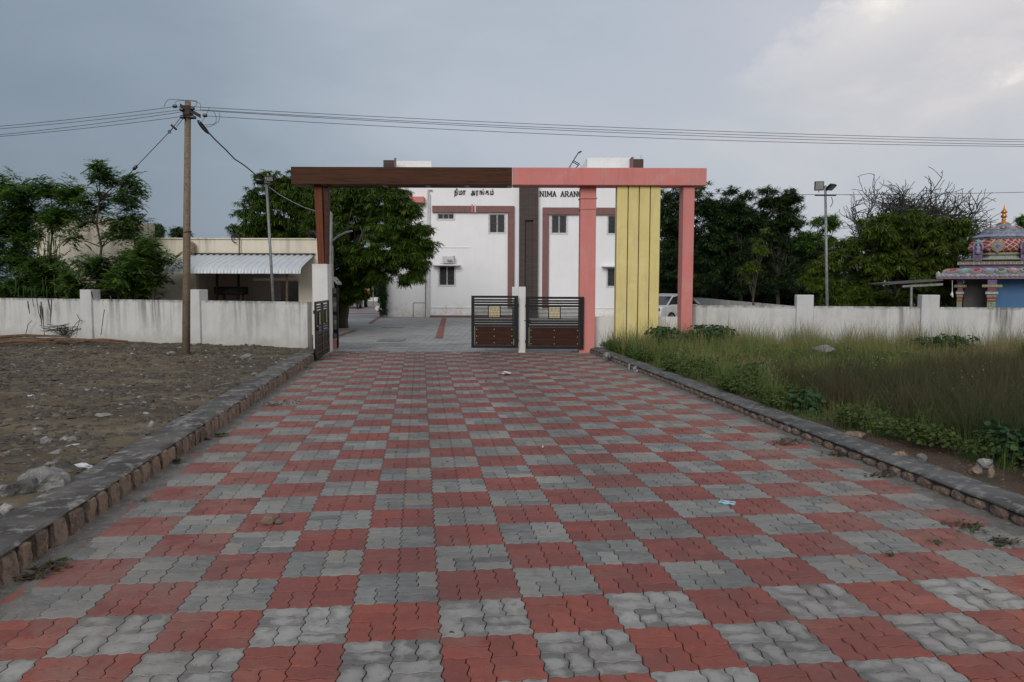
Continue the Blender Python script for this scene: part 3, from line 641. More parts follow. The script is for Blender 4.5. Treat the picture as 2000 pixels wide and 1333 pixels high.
# ------------------------------------------------------------------ gate leaves
slat_me = {}
def gate_leaf(label, W_, H_, loc, rotz, latch=False, cols=3, mir=False):
    g_ = empty('gate_leaf', loc, label, 'gate', 'black gate leaves'); g_.rotation_euler.z = rotz
    T = .045; fr = .085
    f = MB(); f.box((0, -T/2, 0), (fr, T/2, H_)); f.box((W_-fr*1.3, -T/2, 0), (W_, T/2, H_)); f.box((fr, -T/2+.001, H_-.062), (W_-fr*1.3, T/2-.001, H_))
    f.box((fr, -T/2+.001, 0), (W_-fr*1.3, T/2-.001, .075)); f.box((fr, -T/2+.001, .60), (W_-fr*1.3, T/2-.001, .655))
    f.build('frame', M['black'], g_)
    x0, x1 = fr, W_-fr*1.3
    # lower board in three planks, with rivets
    for k in range(3):
        z0 = .08+k*.172; MB().box((x0+.014, -.012, z0), (x1-.014, .012, z0+.170), .002).build('board', M['gatewood'], g_)
    for k in range(3):
        for j in range(3):
            cx_ = x0+.06+(x1-x0-.12)*j/2; r_ = MB(); r_.lathe((0, 0, 0), [(.013, 0), (.010, .006), (.004, .009)], 8); o = r_.build('rivet', M['brass'], g_)
            o.location = (cx_, -.012, .14+k*.185); o.rotation_euler = (math.pi/2, 0, 0)
    # slats: wide at top and foot, thin between
    zs = [(H_-.115, .05), (H_-.18, .05), (H_-.245, .042)]
    zlo = .70
    zs += [(zlo, .05), (zlo+.065, .05)]
    nth = 10; za, zbn = zlo+.12, H_-.275
    zs += [(za+(zbn-za)*k/(nth-1), .022) for k in range(nth)]
    key = round(x1-x0, 3)
    for z_, h_ in zs:
        kk = (key, h_)
        if kk not in slat_me:
            o = MB().box((x0, -.014, -h_/2), (x1, .014, h_/2)).build('slat', M['black'], g_); slat_me[kk] = o.data; o.location.z = z_
        else: inst('slat', slat_me[kk], g_, (0, 0, z_))
    # square gold screen of woven bars in a black surround
    S_ = .30; cx_ = (x0+x1)/2; zc = (za+zbn)/2+.005
    fm = MB(); 
    for s_ in (-1, 1):
        fm.box((cx_+s_*(S_/2+.012)-.012, -.032, zc-S_/2-.024), (cx_+s_*(S_/2+.012)+.012, .032, zc+S_/2+.024))
        fm.box((cx_-S_/2, -.031, zc+s_*(S_/2+.012)-.012), (cx_+S_/2, .031, zc+s_*(S_/2+.012)+.012))
    fm.build('screen_frame', M['black'], g_)
    lt = MB(); cell = S_/6
    for i in range(6):
        for j in range(6):
            x_, z_ = cx_-S_/2+i*cell, zc-S_/2+j*cell; e_ = .0045
            if (i+j) % 2 == 0:
                for q in (0, 1): lt.box((x_+e_, -.026, z_+q*cell/2+e_), (x_+cell-e_, -.006, z_+(q+1)*cell/2-e_*1.5))
            else:
                for q in (0, 1): lt.box((x_+q*cell/2+e_, -.026, z_+e_), (x_+(q+1)*cell/2-e_*1.5, -.006, z_+cell-e_))
    lt.build('gold_screen', M['brass'], g_)
    if latch:
        q = MB(); q.tube([(-.05, -.05, .78), (.12, -.05, .78), (.3, -.04, .765)], .012, 8); q.box((.05, -.07, .68), (.13, -.024, .80), .01); q.build('latch', M['black'], g_)
    xh = 0 if mir else W_
    for z_ in (.2, H_-.25): MB().tube([(xh, .03, z_-.04), (xh, .03, z_+.04)], .018, 8).build('hinge', M['black'], g_)
    return g_
def leaf_between(label, pa, pb, yd, ztop, zbot, **k):
    xa, xb = at(pa, 600, yd).x, at(pb, 600, yd).x
    return gate_leaf(label, xb-xa, ztop-zbot, (xa, yd, zbot), 0, **k)
zt_ = at(970, 578, 21.05).z; zb_ = at(970, 680, 21.05).z
leaf_between('black gate leaf with gold screen left of the slim white pillar', 920.5, 1012.2, 21.05, zt_, zb_)
zt_ = at(1083, 580, 21.08).z; zb_ = at(1083, 682, 21.08).z
leaf_between('black gate leaf with latch between slim white pillar and pink column', 1027, 1140.5, 21.08, zt_, zb_, latch=True, mir=True)
pA, pB = Vector((at(615.5, 600, 18.6).x, 18.6)), Vector((at(641.5, 600, 20.9).x, 20.9))
ang = math.atan2(pB.y-pA.y, pB.x-pA.x); ln = (pB-pA).length
gate_leaf('black gate leaf swung open at the left end of the drive', ln/2-.01, 1.40, (pA.x, pA.y, .04), ang, latch=True, mir=True)
pM = pA+(pB-pA)*.5
gate_leaf('black gate leaf folded behind the open one, against the white pier', ln/2-.01, 1.40, (pM.x, pM.y, .04), ang)
# narrow black leaf seen almost edge on behind the pier, with its pink plinth
e0 = at(651, 600, 22.2); gl = empty('side_gate', (e0.x, 22.2, 0), 'narrow black side gate seen edge on behind the white pier', 'gate')
f = MB(); f.box((-.02, 0, .28), (.0, .42, at(655, 563, 22.2).z)); f.box((.09, 0, .02), (.13, .05, at(655, 563, 22.2).z)); f.build('frame', M['black'], gl)
for k in range(5): MB().box((0, .002, .45+k*.26), (.09, .04, .56+k*.26)).build('slat', M['grey_metal'] if k % 2 else M['black'], gl)
MB().box((-.04, .0, -.03), (.085, .25, .27), .01).build('plinth', M['pink'], gl)
a_, b_ = at(648, 541, 23), at(659, 554, 23)
so_ = empty('tilted_shade', (a_.x, 23, 0), 'small tilted dark panel on a thin post behind the white pier', 'panel')
f = MB().prism([(0, 0, a_.z), (b_.x-a_.x, 0, b_.z), (b_.x-a_.x, 0, b_.z-.04), (0, 0, a_.z-.04)], (0, .6, 0)); f.build('panel', M['grey_metal'], so_)
MB().tube([(.1, .3, -.03), (.1, .3, a_.z-.1)], .02, 8).build('post', M['black'], so_)

# ------------------------------------------------------------------ the white hall
YH = 44.2
hall = empty('white_hall', (4, YH, 0), 'two storey white hall with mauve bands, brown tiled tower and black lettering', 'building')
def hz(y_, Yd=YH, x_=1000): return at(x_, y_, Yd).z
def hx(x_, Yd=YH, y_=500): return at(x_, y_, Yd).x
def hb(b, name, mat, par=hall): return child(b, name, mat, par)
zr = 8.2
xL = hx(838)
def wall_holes(x0, x1, z0, z1, y, holes, name, mat, th=.25):
    """wall in the XZ plane with real window openings"""
    xs = sorted({x0, x1, *[h[0] for h in holes], *[h[1] for h in holes]}); zs = sorted({z0, z1, *[h[2] for h in holes], *[h[3] for h in holes]})
    b = MB()
    def hole(cx, cz): return any(h[0] < cx < h[1] and h[2] < cz < h[3] for h in holes)
    for i in range(len(xs)-1):
        for j in range(len(zs)-1):
            if hole((xs[i]+xs[i+1])/2, (zs[j]+zs[j+1])/2): continue
            b.add([(xs[i], y, zs[j]), (xs[i+1], y, zs[j]), (xs[i+1], y, zs[j+1]), (xs[i], y, zs[j+1])], [(0, 1, 2, 3)])
    for h in holes:
        a0, a1, c0, c1 = h
        b.add([(a0, y, c0), (a1, y, c0), (a1, y, c1), (a0, y, c1), (a0, y+th, c0), (a1, y+th, c0), (a1, y+th, c1), (a0, y+th, c1)],
              [(0, 1, 5, 4), (1, 2, 6, 5), (2, 3, 7, 6), (3, 0, 4, 7)])
    return b
wins = []
def W(px0, px1, py0, py1, panes=2): wins.append((hx(px0), hx(px1), hz(py1, YH, (px0+px1)/2), hz(py0, YH, (px0+px1)/2), panes))
W(855.5, 886.5, 418, 428.5, 3); W(956, 986, 419, 455); W(1077, 1106.5, 421, 456); W(1187, 1217, 422, 457)
W(857.5, 888, 520, 558); W(1187, 1217, 524, 560)
xR = hx(1284)
b = wall_holes(xL, xR, -.04, zr, YH, [w_[:4] for w_ in wins], 'wall', None)
b.add([(xL, YH, -.04), (xL, YH+14, -.04), (xL, YH+14, zr), (xL, YH, zr)], [(0, 1, 2, 3)]); b.add([(xR, YH, -.04), (xR, YH+14, -.04), (xR, YH+14, zr), (xR, YH, zr)], [(0, 1, 2, 3)])
b.add([(xL, YH+14, -.04), (xR, YH+14, -.04), (xR, YH+14, zr), (xL, YH+14, zr)], [(0, 1, 2, 3)])
b.add([(xL, YH, zr), (xR, YH, zr), (xR, YH+14, zr), (xL, YH+14, zr)], [(0, 1, 2, 3)])
hb(b, 'wall', M['bwhite'])
for (x0, x1, z0, z1, pn) in wins:
    ye = YH+.10; fr = .035
    f = MB(); f.box((x0, ye-.03, z0), (x0+fr, ye+.03, z1)); f.box((x1-fr, ye-.03, z0), (x1, ye+.03, z1)); f.box((x0+fr, ye-.029, z0), (x1-fr, ye+.029, z0+fr)); f.box((x0+fr, ye-.029, z1-fr), (x1-fr, ye+.029, z1))
    for k in range(1, pn):
        xx = x0+(x1-x0)*k/pn; f.box((xx-.035, ye-.028, z0+fr), (xx+.035, ye+.028, z1-fr))
    wo_ = hb(f, 'window', M['frame'])
    for k in range(pn):
        a0 = x0+(x1-x0)*k/pn+.035; a1 = x0+(x1-x0)*(k+1)/pn-.035
        MB().box((a0, ye+.0, z0+fr), (a1, ye+.01, z1-fr)).build('pane', M['glass'], wo_)
    gb = MB(); nb = 12 if pn == 2 else 9
    for k in range(1, nb):
        xx = x0+(x1-x0)*k/nb; gb.box((xx-.006, YH+.03, z0+.02), (xx+.006, YH+.042, z1-.02))
    for k in range(1, 4): zz = z0+(z1-z0)*k/4; gb.box((x0+.01, YH+.028, zz-.006), (x1-.01, YH+.044, zz+.006))
    gb.build('grille', M['grill'], wo_)
    # projecting surround
    sb = MB(); sb.box((x0-.08, YH-.02, z0-.07), (x1+.08, YH-.002, z0-.003)); sb.box((x0-.08, YH-.018, z0), (x0-.003, YH-.002, z1)); sb.box((x1+.003, YH-.018, z0), (x1+.08, YH-.002, z1)); sb.build('surround', M['frame'], wo_)
# sunshades of the ground floor windows
for (p0, p1, y_) in ((846, 899, 518.5), (1175, 1230, 521)):
    z_ = hz(y_, YH, p0); hb(MB().box((hx(p0), YH-.45, z_-.03), (hx(p1), YH-.001, z_+.04), .01), 'sunshade', M['bwhite'])
# mauve frame bands
zt1, zt0 = hz(403), hz(416)
zc1, zc0 = hz(406, YH, 1080), hz(420, YH, 1080)
def band(x0, x1, z0, z1): hb(MB().box((x0, YH-.14, z0), (x1, YH-.001, z1), .01), 'mauve_band', M['bband'])
band(hx(845), hx(1004.5), zt0, zt1); band(hx(991.5), hx(1004.5), .55, zt0-.002)
band(hx(1059), hx(1231), zc0, zc1); band(hx(1059), hx(1071.5), .55, zc0-.002)
for px_, mt_ in ((922.5, M['pink']), (928.5, M['frame'])):
    hb(MB().box((hx(px_)-.035, YH-.17, zt0-.0), (hx(px_)+.035, YH-.142, zt1+.09)), 'pipe_stub', mt_)
# tiled tower
tx0, tx1 = hx(1013.5), hx(1050.5); nx0, nx1 = hx(1025), hx(1041); nz0, nz1 = hz(566), hz(431)
tw = MB(); tw.box((tx0, YH-.30, -.03), (nx0, YH-.002, zr-.2)); tw.box((nx1, YH-.30, -.03), (tx1, YH-.002, zr-.2)); tw.box((nx0, YH-.30, nz1), (nx1, YH-.002, zr-.2)); tw.box((nx0, YH-.12, -.03), (nx1, YH-.002, nz1))
hb(tw, 'tiled_tower', M['tile'])
# shallow raised lines of the wall
for (p0, p1, y_) in ((843, 919, 483.5), (838, 848, 472), (838, 1000, 601), (1071.5, 1300, 602)):
    z_ = hz(y_, YH, p0); hb(MB().box((hx(p0), YH-.035, z_-.02), (hx(p1), YH-.001, z_+.02)), 'string_course', M['bwhite'])
hb(MB().box((hx(840), YH-.09, -.03), (hx(1000), YH-.001, .09), .01), 'plinth', M['bband'])
# recessed left wing
YW = 44.9
xw0, xw1 = at(752, 500, YW).x, xL
lwz = hz(367, YW, 800)
b = MB().box((xw0, YW, -.04), (xw1-.002, YW+10, 7.95)); hb(b, 'side_wing', M['bwhite'])
z_ = hz(390, YH+.2, 800); hb(MB().box((at(789, 400, YW-.5).x, YW-.5, z_-.17), (at(828, 400, YW-.5).x, YW-.002, z_+.17), .02), 'pink_canopy', M['pink'])
hb(MB().box((at(750.5, 400, YW-.05).x, YW-.25, 5.2), (at(774, 400, YW).x, YW-.002, hz(313, YW-.25, 760)), .01), 'tiled_pier', M['tile'])
hb(MB().box((at(770.5, 400, YW-.3).x, YW-.32, 5.2), (at(774.5, 400, YW-.3).x, YW-.26, hz(309, YW-.3, 772))), 'pier_edge', M['bband'])
hb(MB().box((at(775, 400, YW+.5).x, YW+.5, 7.8), (at(843, 400, YW+.5).x, YW+4, hz(315, YW+.5, 800)), .02), 'stair_head', M['bwhite'])
# right stair head and pier
p0, p1 = at(1130, 310, YH+3.5), at(1147, 308.5, YH+1.0)
b = MB().prism([(p1.x, YH+1, 7.9), (at(1234, 310, YH+1).x, YH+1, 7.9), (at(1234, 310, YH+1).x, YH+4.5, 7.9), (p1.x-.0, YH+4.5, 7.9)], (0, 0, p1.z-7.9)); hb(b, 'stair_head', M['bwhite'])
b = MB().prism([(p1.x-.8, YH+1.6, 7.9), (p1.x-.01, YH+1.02, 7.9), (p1.x-.01, YH+1.02, p1.z-.1), (p1.x-.8, YH+1.6, p1.z-.95)], (0, 2.5, 0)); hb(b, 'sloping_roof', M['sheet'])
hb(MB().box((at(1237.5, 310, YH+.3).x, YH+.3, 5), (at(1257, 310, YH+.3).x, YH+1.5, hz(311, YH+.3, 1247)), .01), 'tiled_pier', M['tile'])
hb(MB().box((at(1233, 310, YH+.3).x, YH+.2, 5), (at(1237.2, 310, YH+.3).x, YH+1.5, hz(307.5, YH+.3, 1235)), .01), 'pier_edge', M['bband'])
hb(MB().tube([at(1252, 311, YH+.6), at(1252, 303, YH+.6)], .012, 5), 'rod', M['grill'])
# roof mounted antenna mast
am = MB(); P = lambda x_, y_: at(x_, y_, YH+1)
am.tube([P(1108, 335), P(1118, 317), P(1130, 298.5)], .03, 6); am.tube([P(1130, 298.5), P(1133, 296.5), P(1136.5, 296)], .03, 6); am.tube([P(1130, 299.5), P(1134.5, 298.5)], .02, 5)
am.tube([P(1120, 314), P(1132, 321)], .025, 6); am.tube([P(1118.5, 316.5), P(1130, 323.5)], .025, 6); am.tube([P(1132, 321), P(1125, 328)], .025, 5)
tag(am.build('roof_mast', M['black']), 'thin black bent mast standing on the hall roof above the pink beam', 'mast')
# down pipes and cable pipes
def pipe(pts, r_, mat): hb(MB().tube([at(x_, y_, d_) for x_, y_, d_ in pts], r_, 8), 'pipe', mat)
pipe([(836, 372, YH-.12), (834.5, 500, YH-.12), (833.2, 621, YH-.12)], .045, M['frame'])
pipe([(831.5, 480, YH-.1), (831, 621, YH-.1)], .035, M['grey_metal']); pipe([(839.5, 380, YH-.08), (838.5, 619, YH-.08)], .035, M['frame'])
pipe([(836, 372, YH-.12), (845, 372, YH-.1)], .03, M['grey_metal'])
pipe([(831, 592, YH-.1), (808, 592, YH-.05), (807, 593, YH-.05), (807, 621, YH-.05)], .025, M['grey_metal'])
pipe([(838, 500, YH-.1), (848, 489, YH-.1)], .03, M['frame']); pipe([(841, 500, YH-.1), (853, 489, YH-.1)], .03, M['frame'])
pipe([(829, 492, YH-.1), (835, 482, YH-.1)], .03, M['black'])
# lettering
M['letter'] = pmat('black_letter', (.012, .012, .014), None, 5, .45, 50, 0)
LET = {'N': [(0, 0, 0, 1), (0, 1, 1, 0), (1, 0, 1, 1)], 'I': [(.5, 0, .5, 1)], 'M': [(0, 0, 0, 1), (0, 1, .5, .25), (.5, .25, 1, 1), (1, 0, 1, 1)],
       'A': [(0, 0, .5, 1), (.5, 1, 1, 0), (.22, .36, .78, .36)], 'R': [(0, 0, 0, 1), (0, 1, .7, 1), (.7, 1, .95, .76), (.95, .76, .7, .5), (.7, .5, 0, .5), (.45, .5, 1, 0)],
       'G': [(.95, .78, .7, 1), (.7, 1, .3, 1), (.3, 1, 0, .7), (0, .7, 0, .3), (0, .3, .3, 0), (.3, 0, .95, .05), (.95, .05, .95, .42), (.95, .42, .6, .42)]}
SER = {'N': [(0, 0), (0, 1), (1, 1)], 'I': [(.5, 0), (.5, 1)], 'M': [(0, 0), (0, 1), (1, 1), (1, 0)], 'A': [(0, 0), (1, 0)], 'R': [(0, 0), (0, 1), (1, 0)], 'G': []}
lh = hz(374, YH, 1080)-hz(384, YH, 1080); x_ = hx(1054.5); zb_l = hz(384.2, YH, 1080); pitch_ = lh*.86
for ch_ in 'NIMA ARANGAM':
    if ch_ == ' ': x_ += lh*.75; continue
    wd = {'I': .28, 'M': .78}.get(ch_, .58)*lh; b = MB(); tk = lh*.088
    for (a0, c0, a1, c1) in LET[ch_]:
        p0_, p1_ = Vector((a0*wd, 0, c0*lh)), Vector((a1*wd, 0, c1*lh)); d_ = (p1_-p0_).normalized(); n_ = Vector((-d_.z, 0, d_.x))*tk*(1.05 if abs(d_.z) > .4 else .6)
        e_ = d_*tk*.3; b.prism([p0_-n_-e_, p1_-n_+e_, p1_+n_+e_, p0_+n_-e_], (0, -.04, 0))
    for (a0, c0) in SER[ch_]:
        s_ = 1 if c0 == 0 else -1; b.box((a0*wd-tk*2.1, -.041, c0*lh-(0 if s_ > 0 else tk*.8)), (a0*wd+tk*2.1, .0, c0*lh+(tk*.8 if s_ > 0 else 0)))
    o = b.build('letter', M['letter'], hall); o.location = Vector((x_, YH-.005, zb_l))-hall.location
    x_ += wd+lh*.285
def glyph(txt):
    cu = bpy.data.curves.new('lettering', 'FONT'); cu.body = txt; cu.size = 1; cu.offset = .02
    to = bpy.data.objects.new('lettering', cu); C.objects.link(to); bpy.context.view_layer.update()
    g_ = bpy.data.meshes.new_from_object(to.evaluated_get(bpy.context.evaluated_depsgraph_get())); bpy.data.objects.remove(to); return g_
for txt, xa_, xb_ in (('நி', 320, 440), ('மா', 478, 724), ('அ', 903, 1052), ('ர', 1088, 1168), ('ங்', 1213, 1378), ('க', 1418, 1544), ('ம்', 1583, 1712)):
    me = glyph(txt)
    if not len(me.vertices): continue
    me.materials.clear(); me.materials.append(M['letter'])
    vx = [v.co.x for v in me.vertices]; x0_, x1_ = hx(870+xa_/18.18), hx(870+xb_/18.18); kx = (x1_-x0_)/(max(vx)-min(vx)); ky = (hz(372.8, YH, 925)-hz(380.6, YH, 925))/.56
    for v in me.vertices: v.co = Vector(((v.co.x-min(vx))*kx, v.co.y*ky, v.co.z))
    import bmesh
    bm = bmesh.new(); bm.from_mesh(me); r_ = bmesh.ops.extrude_face_region(bm, geom=bm.faces[:]); bmesh.ops.translate(bm, verts=[e_ for e_ in r_['geom'] if isinstance(e_, bmesh.types.BMVert)], vec=(0, 0, .04)); bm.to_mesh(me); bm.free()
    o = bpy.data.objects.new('letter', me); C.objects.link(o); o.parent = hall; o.rotation_euler = (math.pi/2, 0, 0)
    o.location = Vector((x0_, YH-.004, hz(380.6, YH, 925)))-hall.location

# air conditioner on the sunshade
q0, q1 = at(864.5, 515, YH-.35), at(887, 501, YH-.35)
ac = empty('air_conditioner', (q0.x, YH-.35, q0.z), 'white air conditioner unit on the sunshade above a ground floor window', 'air conditioner')
W_, H_ = q1.x-q0.x, q1.z-q0.z
MB().box((0, 0, 0), (W_, .25, H_), .015).build('casing', M['frame'], ac)
fg = MB(); 
for k in range(7): fg.box((W_*.06, -.012, H_*(.12+.11*k)), (W_*.54, -.001, H_*(.12+.11*k)+.02))
fg.build('fan_grille', M['grill'], ac)
MB().lathe((0, 0, 0), [(.16, 0), (.16, .01)], 20).build('fan', M['grill'], ac); ac.children[-1].location = (W_*.3, -.0005, H_*.5); ac.children[-1].rotation_euler = (math.pi/2, 0, 0)
MB().tube([(W_*.9, .0, H_*.9), (W_*1.05, -.02, H_*1.1), (W_*.98, .05, H_*.2)], .012, 6).build('hose', M['grill'], ac)

# ------------------------------------------------------------------ beige house with awning
YHo = 26.5
ho = empty('beige_house', (-9, YHo, 0), 'low beige flat roofed house behind the left wall', 'house')
def hoc(b, name, mat): return child(b, name, mat, ho)
zh = at(450, 468, YHo).z; xa = at(262, 500, YHo).x; xb = at(640, 500, YHo).x; zp0 = at(450, 497, YHo).z
pl0, pl1 = at(383, 560, YHo).x, at(583, 560, YHo).x      # porch opening
zlow = at(450, 535, YHo).z
b = MB(); b.box((xa, YHo, -.05), (pl0, YHo+.2, zh)); b.box((pl1, YHo, -.05), (xb, YHo+.2, zh)); b.box((pl0, YHo, zp0-.35), (pl1, YHo+.2, zh-.001)); b.box((xa, YHo+.21, -.05), (xa+.2, YHo+8, zh)); b.prism([(xb-.2, YHo+.201, -.05), (xb, YHo+.201, -.05), (xb*1.28+.2, YHo+8, -.05), (xb*1.28, YHo+8, -.05)], (0, 0, zh+.05))
b.box((xa+.21, YHo+.21, zh-.6), (xb-1.9, YHo+8, zh-.45)); b.box((xa, YHo+8.01, -.05), (xb*1.28, YHo+8.2, zh))
hoc(b, 'wall', M['beige'])
hoc(MB().box((xa-.04, YHo-.05, zh), (xb+.05, YHo+.25, zh+.045), .01), 'coping', M['beige'])
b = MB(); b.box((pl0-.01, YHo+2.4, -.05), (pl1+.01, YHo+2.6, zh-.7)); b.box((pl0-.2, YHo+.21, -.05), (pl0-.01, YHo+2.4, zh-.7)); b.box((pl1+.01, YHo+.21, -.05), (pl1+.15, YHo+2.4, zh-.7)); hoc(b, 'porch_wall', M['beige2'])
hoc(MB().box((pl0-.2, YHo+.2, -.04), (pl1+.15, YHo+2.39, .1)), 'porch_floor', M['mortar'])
# dark doorway and shelf at the right of the porch
dx0, dx1 = at(528, 580, YHo+.0).x, at(579, 580, YHo).x; 
hoc(MB().box((dx0, YHo+1.2, 0.1), (dx1, YHo+1.24, at(550, 550, YHo+1.2).z), .01), 'door', M['glass'])
hoc(MB().box((dx0-.9, YHo+.95, at(550, 549, YHo+1).z), (pl1+.0, YHo+1.3, at(550, 544, YHo+1).z), .01), 'lintel_shelf', M['beige'])
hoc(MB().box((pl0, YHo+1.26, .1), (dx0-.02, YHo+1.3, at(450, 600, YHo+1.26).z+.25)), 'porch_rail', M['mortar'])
for px_ in (424, 466): hoc(MB().tube([at(px_, 600, YHo+.3), at(px_, 520, YHo+.3)], .045, 8), 'porch_post', M['black'])
hoc(MB().tube([at(560.5, 600, YHo-1.2), at(560.5, 536, YHo-1.2)], .04, 8), 'porch_post', M['dry'])
# corrugated awning with rolled front edge
ax0, ax1 = at(372, 497, YHo-.02).x, at(613, 497, YHo-.02).x; fx0, fx1 = at(320, 533, YHo-1.6).x, at(586.5, 533, YHo-1.6).x
zt2, zf = at(490, 499, YHo-.02).z, at(450, 534, YHo-1.6).z; zk = at(450, 524, YHo-1.55).z
AW, BW = Vector((ax0, YHo-.03, zt2)), Vector((ax1, YHo-.03, zt2-.01))
prof = [(0, zt2), (.75, zt2+(zk-zt2)*.78+.02), (.93, zk+.015), (.985, zk-.06), (1., zf)]
ns = 20; vs_, fs_ = [], []
aw = empty('awning', (0, YHo, 0), 'white corrugated sheet awning along the front of the beige house', 'awning')
for i in range(ns):
    V_, F_ = [], []
    nn = 7
    for k, (tt, zz) in enumerate(prof):
        for j in range(nn):
            s0 = (i+j/(nn-1))/ns; dz = (0, 0, .035, .04, .035, 0, 0)[j] if True else 0
            xx = (ax0+(ax1-ax0)*s0)*(1-tt)+(fx0+(fx1-fx0)*s0)*tt; yy = YHo-.03-1.55*tt
            V_.append((xx, yy-(dz*.8 if k >= 3 else 0), zz+(dz if k < 3 else 0)-.0))
    for k in range(len(prof)-1):
        for j in range(nn-1): F_.append((k*nn+j, k*nn+j+1, (k+1)*nn+j+1, (k+1)*nn+j))
    b = MB(); b.smooth = False; b.add(V_, F_); n0 = len(V_)
    b.add([(x, y+.004, z-.012) for x, y, z in V_], [f[::-1] for f in F_]); o = b.build('roof_sheet', M['sheet'], aw); o.location = -aw.location
child(MB().box((ax0-.02, YHo-.08, zt2+.02), (ax1+.05, YHo-.005, zt2+.07)), 'flashing', M['twig'], aw)
child(MB().box((fx0, YHo-1.5, zf+.08), (fx1, YHo-1.46, zf+.12)), 'support_rail', M['twig'], aw)
# things in the porch
bx0, bx1 = at(417, 560, YHo+.6), at(478, 576, YHo+.6)
sp = empty('dark_cabinet', (bx0.x, YHo+.6, 0), 'long black box raised on legs inside the shaded porch', 'cabinet')
MB().box((0, 0, bx1.z), (bx1.x-bx0.x, .4, bx0.z), .03).build('box', M['black'], sp)
for k in (.2, .8): MB().box((k*(bx1.x-bx0.x)-.08, .1, .1), (k*(bx1.x-bx0.x)+.08, .3, bx1.z)).build('leg', M['dry'], sp)
# tall pale wall farther left, behind the moringas
q0, q1 = at(62, 424, 31), at(212, 424, 31)
tag(MB().box((q0.x, 31, -.05), (q1.x, 35, q0.z), .03).build('tall_block', M['beige']), 'taller pale beige block seen through the left trees', 'building')
# curled wire bracket on the roof edge
br = MB(); q = at(467, 497, YHo-.05); 
br.tube([at(467, 497, YHo-.1), at(467.5, 466, YHo-.1)], .02, 6); cc = at(460, 466, YHo-.1)
br.tube([cc+Vector((.13*math.cos(a), 0, .15*math.sin(a))) for a in np.linspace(-.3, 5.0, 14)], .018, 6); br.tube([cc+Vector((.06*math.cos(a), 0, .07*math.sin(a)+.03)) for a in np.linspace(-.3, 5.0, 10)], .012, 6)
tag(br.build('wire_bracket', M['twig']), 'curled wire bracket standing up from the house parapet above the awning', 'bracket')
tag(MB().rock(at(374, 486, YHo-.15), .14, .1, .26, 5).build('bird_nest', M['rockb']), 'brown shaggy lump on the parapet beside the concrete pole', 'nest')

# ------------------------------------------------------------------ utility pole, lines, stays
pb = gr(362.5, 690, .14); YP = pb.y
up = empty('utility_pole', (pb.x, pb.y, 0), 'tapering concrete power pole with crossarm standing in the rubble lot', 'utility pole')
tp = at(367, 198, YP)
H = tp.z
tiltx = (tp.x-pb.x)
def PP(x_, y_, dy=0.): return at(x_, y_, YP+dy)
def upc(b, name, mat): return child(b, name, mat, up)
b = MB(); b.smooth = True; b.tube([(pb.x, YP, -.3), (pb.x+tiltx*.5, YP, H*.5), (tp.x, YP, H)], [.098, .087, .07], 12); upc(b, 'shaft', M['pole'])
M['steel'] = pmat('rusty_dark_steel', (.03, .022, .02), (.045, .025, .018), 9, .7, 60, .2)
M['insul'] = pmat('dark_porcelain', (.012, .016, .026), None, 9, .25, 60, 0, spec=.6)
M['wire'] = pmat('line_wire', (.045, .045, .05), None, 9, .6, 60, 0); M['cable'] = pmat('black_cable', (.008, .008, .009), None, 9, .5, 60, 0)
a_, b_ = PP(351, 206, -.12), PP(389, 226, -.12)
arm = MB(); d_ = Vector((0, -.05, 0)); n_ = Vector((0, 0, .045)); arm.prism([a_-n_, b_-n_, b_+n_, a_+n_], (0, .1, 0)); upc(arm, 'crossarm', M['steel'])
upc(MB().box((tp.x-.16, YP-.1, PP(366, 229).z-.035), (tp.x+.16, YP+.1, PP(366, 229).z+.03), .01), 'clamp', M['steel'])
upc(MB().box((tp.x-.09, YP-.13, PP(366, 222).z-.06), (tp.x+.09, YP+.09, PP(366, 208).z), .01), 'bracket', M['steel'])
ins = [(341.5, 208), (355, 214.5), (376, 212.5), (400.5, 226), (356, 229), (376, 229.5)]
for x_, y_ in ins:
    i_ = MB(); i_.smooth = True; i_.lathe((0, 0, 0), [(.0, -.05), (.03, -.05), (.045, -.03), (.03, -.015), (.05, 0), (.03, .015), (.045, .03), (.03, .05), (0, .05)], 10)
    o = upc(i_, 'insulator', M['insul']); o.location = PP(x_, y_, -.15)-up.location; o.rotation_euler = (0, math.pi/2, 0)
jm = MB()
def path(pts, r_, dy=-.12): jm.tube([PP(x_, y_, dy) for x_, y_ in pts], r_, 5)
path([(320.5, 209), (323, 202), (327, 196), (332, 194.3), (350, 195.3), (368, 196.5), (384, 197.5), (385, 199), (383, 207), (379, 208.5), (366, 208)], .006)
path([(342, 203), (342.5, 200), (348, 197.5), (360, 197)], .006); path([(372, 197), (386, 200), (391, 203), (392.5, 215), (380, 217)], .006)
path([(416, 217), (420, 222), (422.5, 230), (422, 238), (417.5, 243), (406, 244.5), (400, 244)], .006); path([(428, 220), (429.5, 229), (427, 238), (420, 243), (410, 248), (403, 248)], .006)
path([(409, 210), (405, 220), (401, 228), (397, 234), (394, 238)], .005); path([(346, 210), (354, 209), (354, 213)], .008)
upc(jm, 'jumper_wires', M['wire'])
cl_ = MB()
for k, (rx, rz, dx) in enumerate(((.06, .19, 0), (.05, .20, .03), (.035, .17, .05))):
    c0_ = PP(396+k*1.5, 248+k, -.14); ax_ = Vector((.62, 0, -.78)); bx_ = Vector((.78, 0, .62))
    cl_.tube([c0_+ax_*rz*math.cos(a)+bx_*rx*math.sin(a)*.7 for a in np.linspace(0, 2*math.pi, 22)], .012, 6, cap=False)
upc(cl_, 'cable_coil', M['cable'])
upc(MB().tube([PP(366, 454)+Vector((.09*math.cos(a), .09*math.sin(a), .02*math.cos(a))) for a in np.linspace(0, 6.28, 14)], .012, 5), 'band', M['steel'])
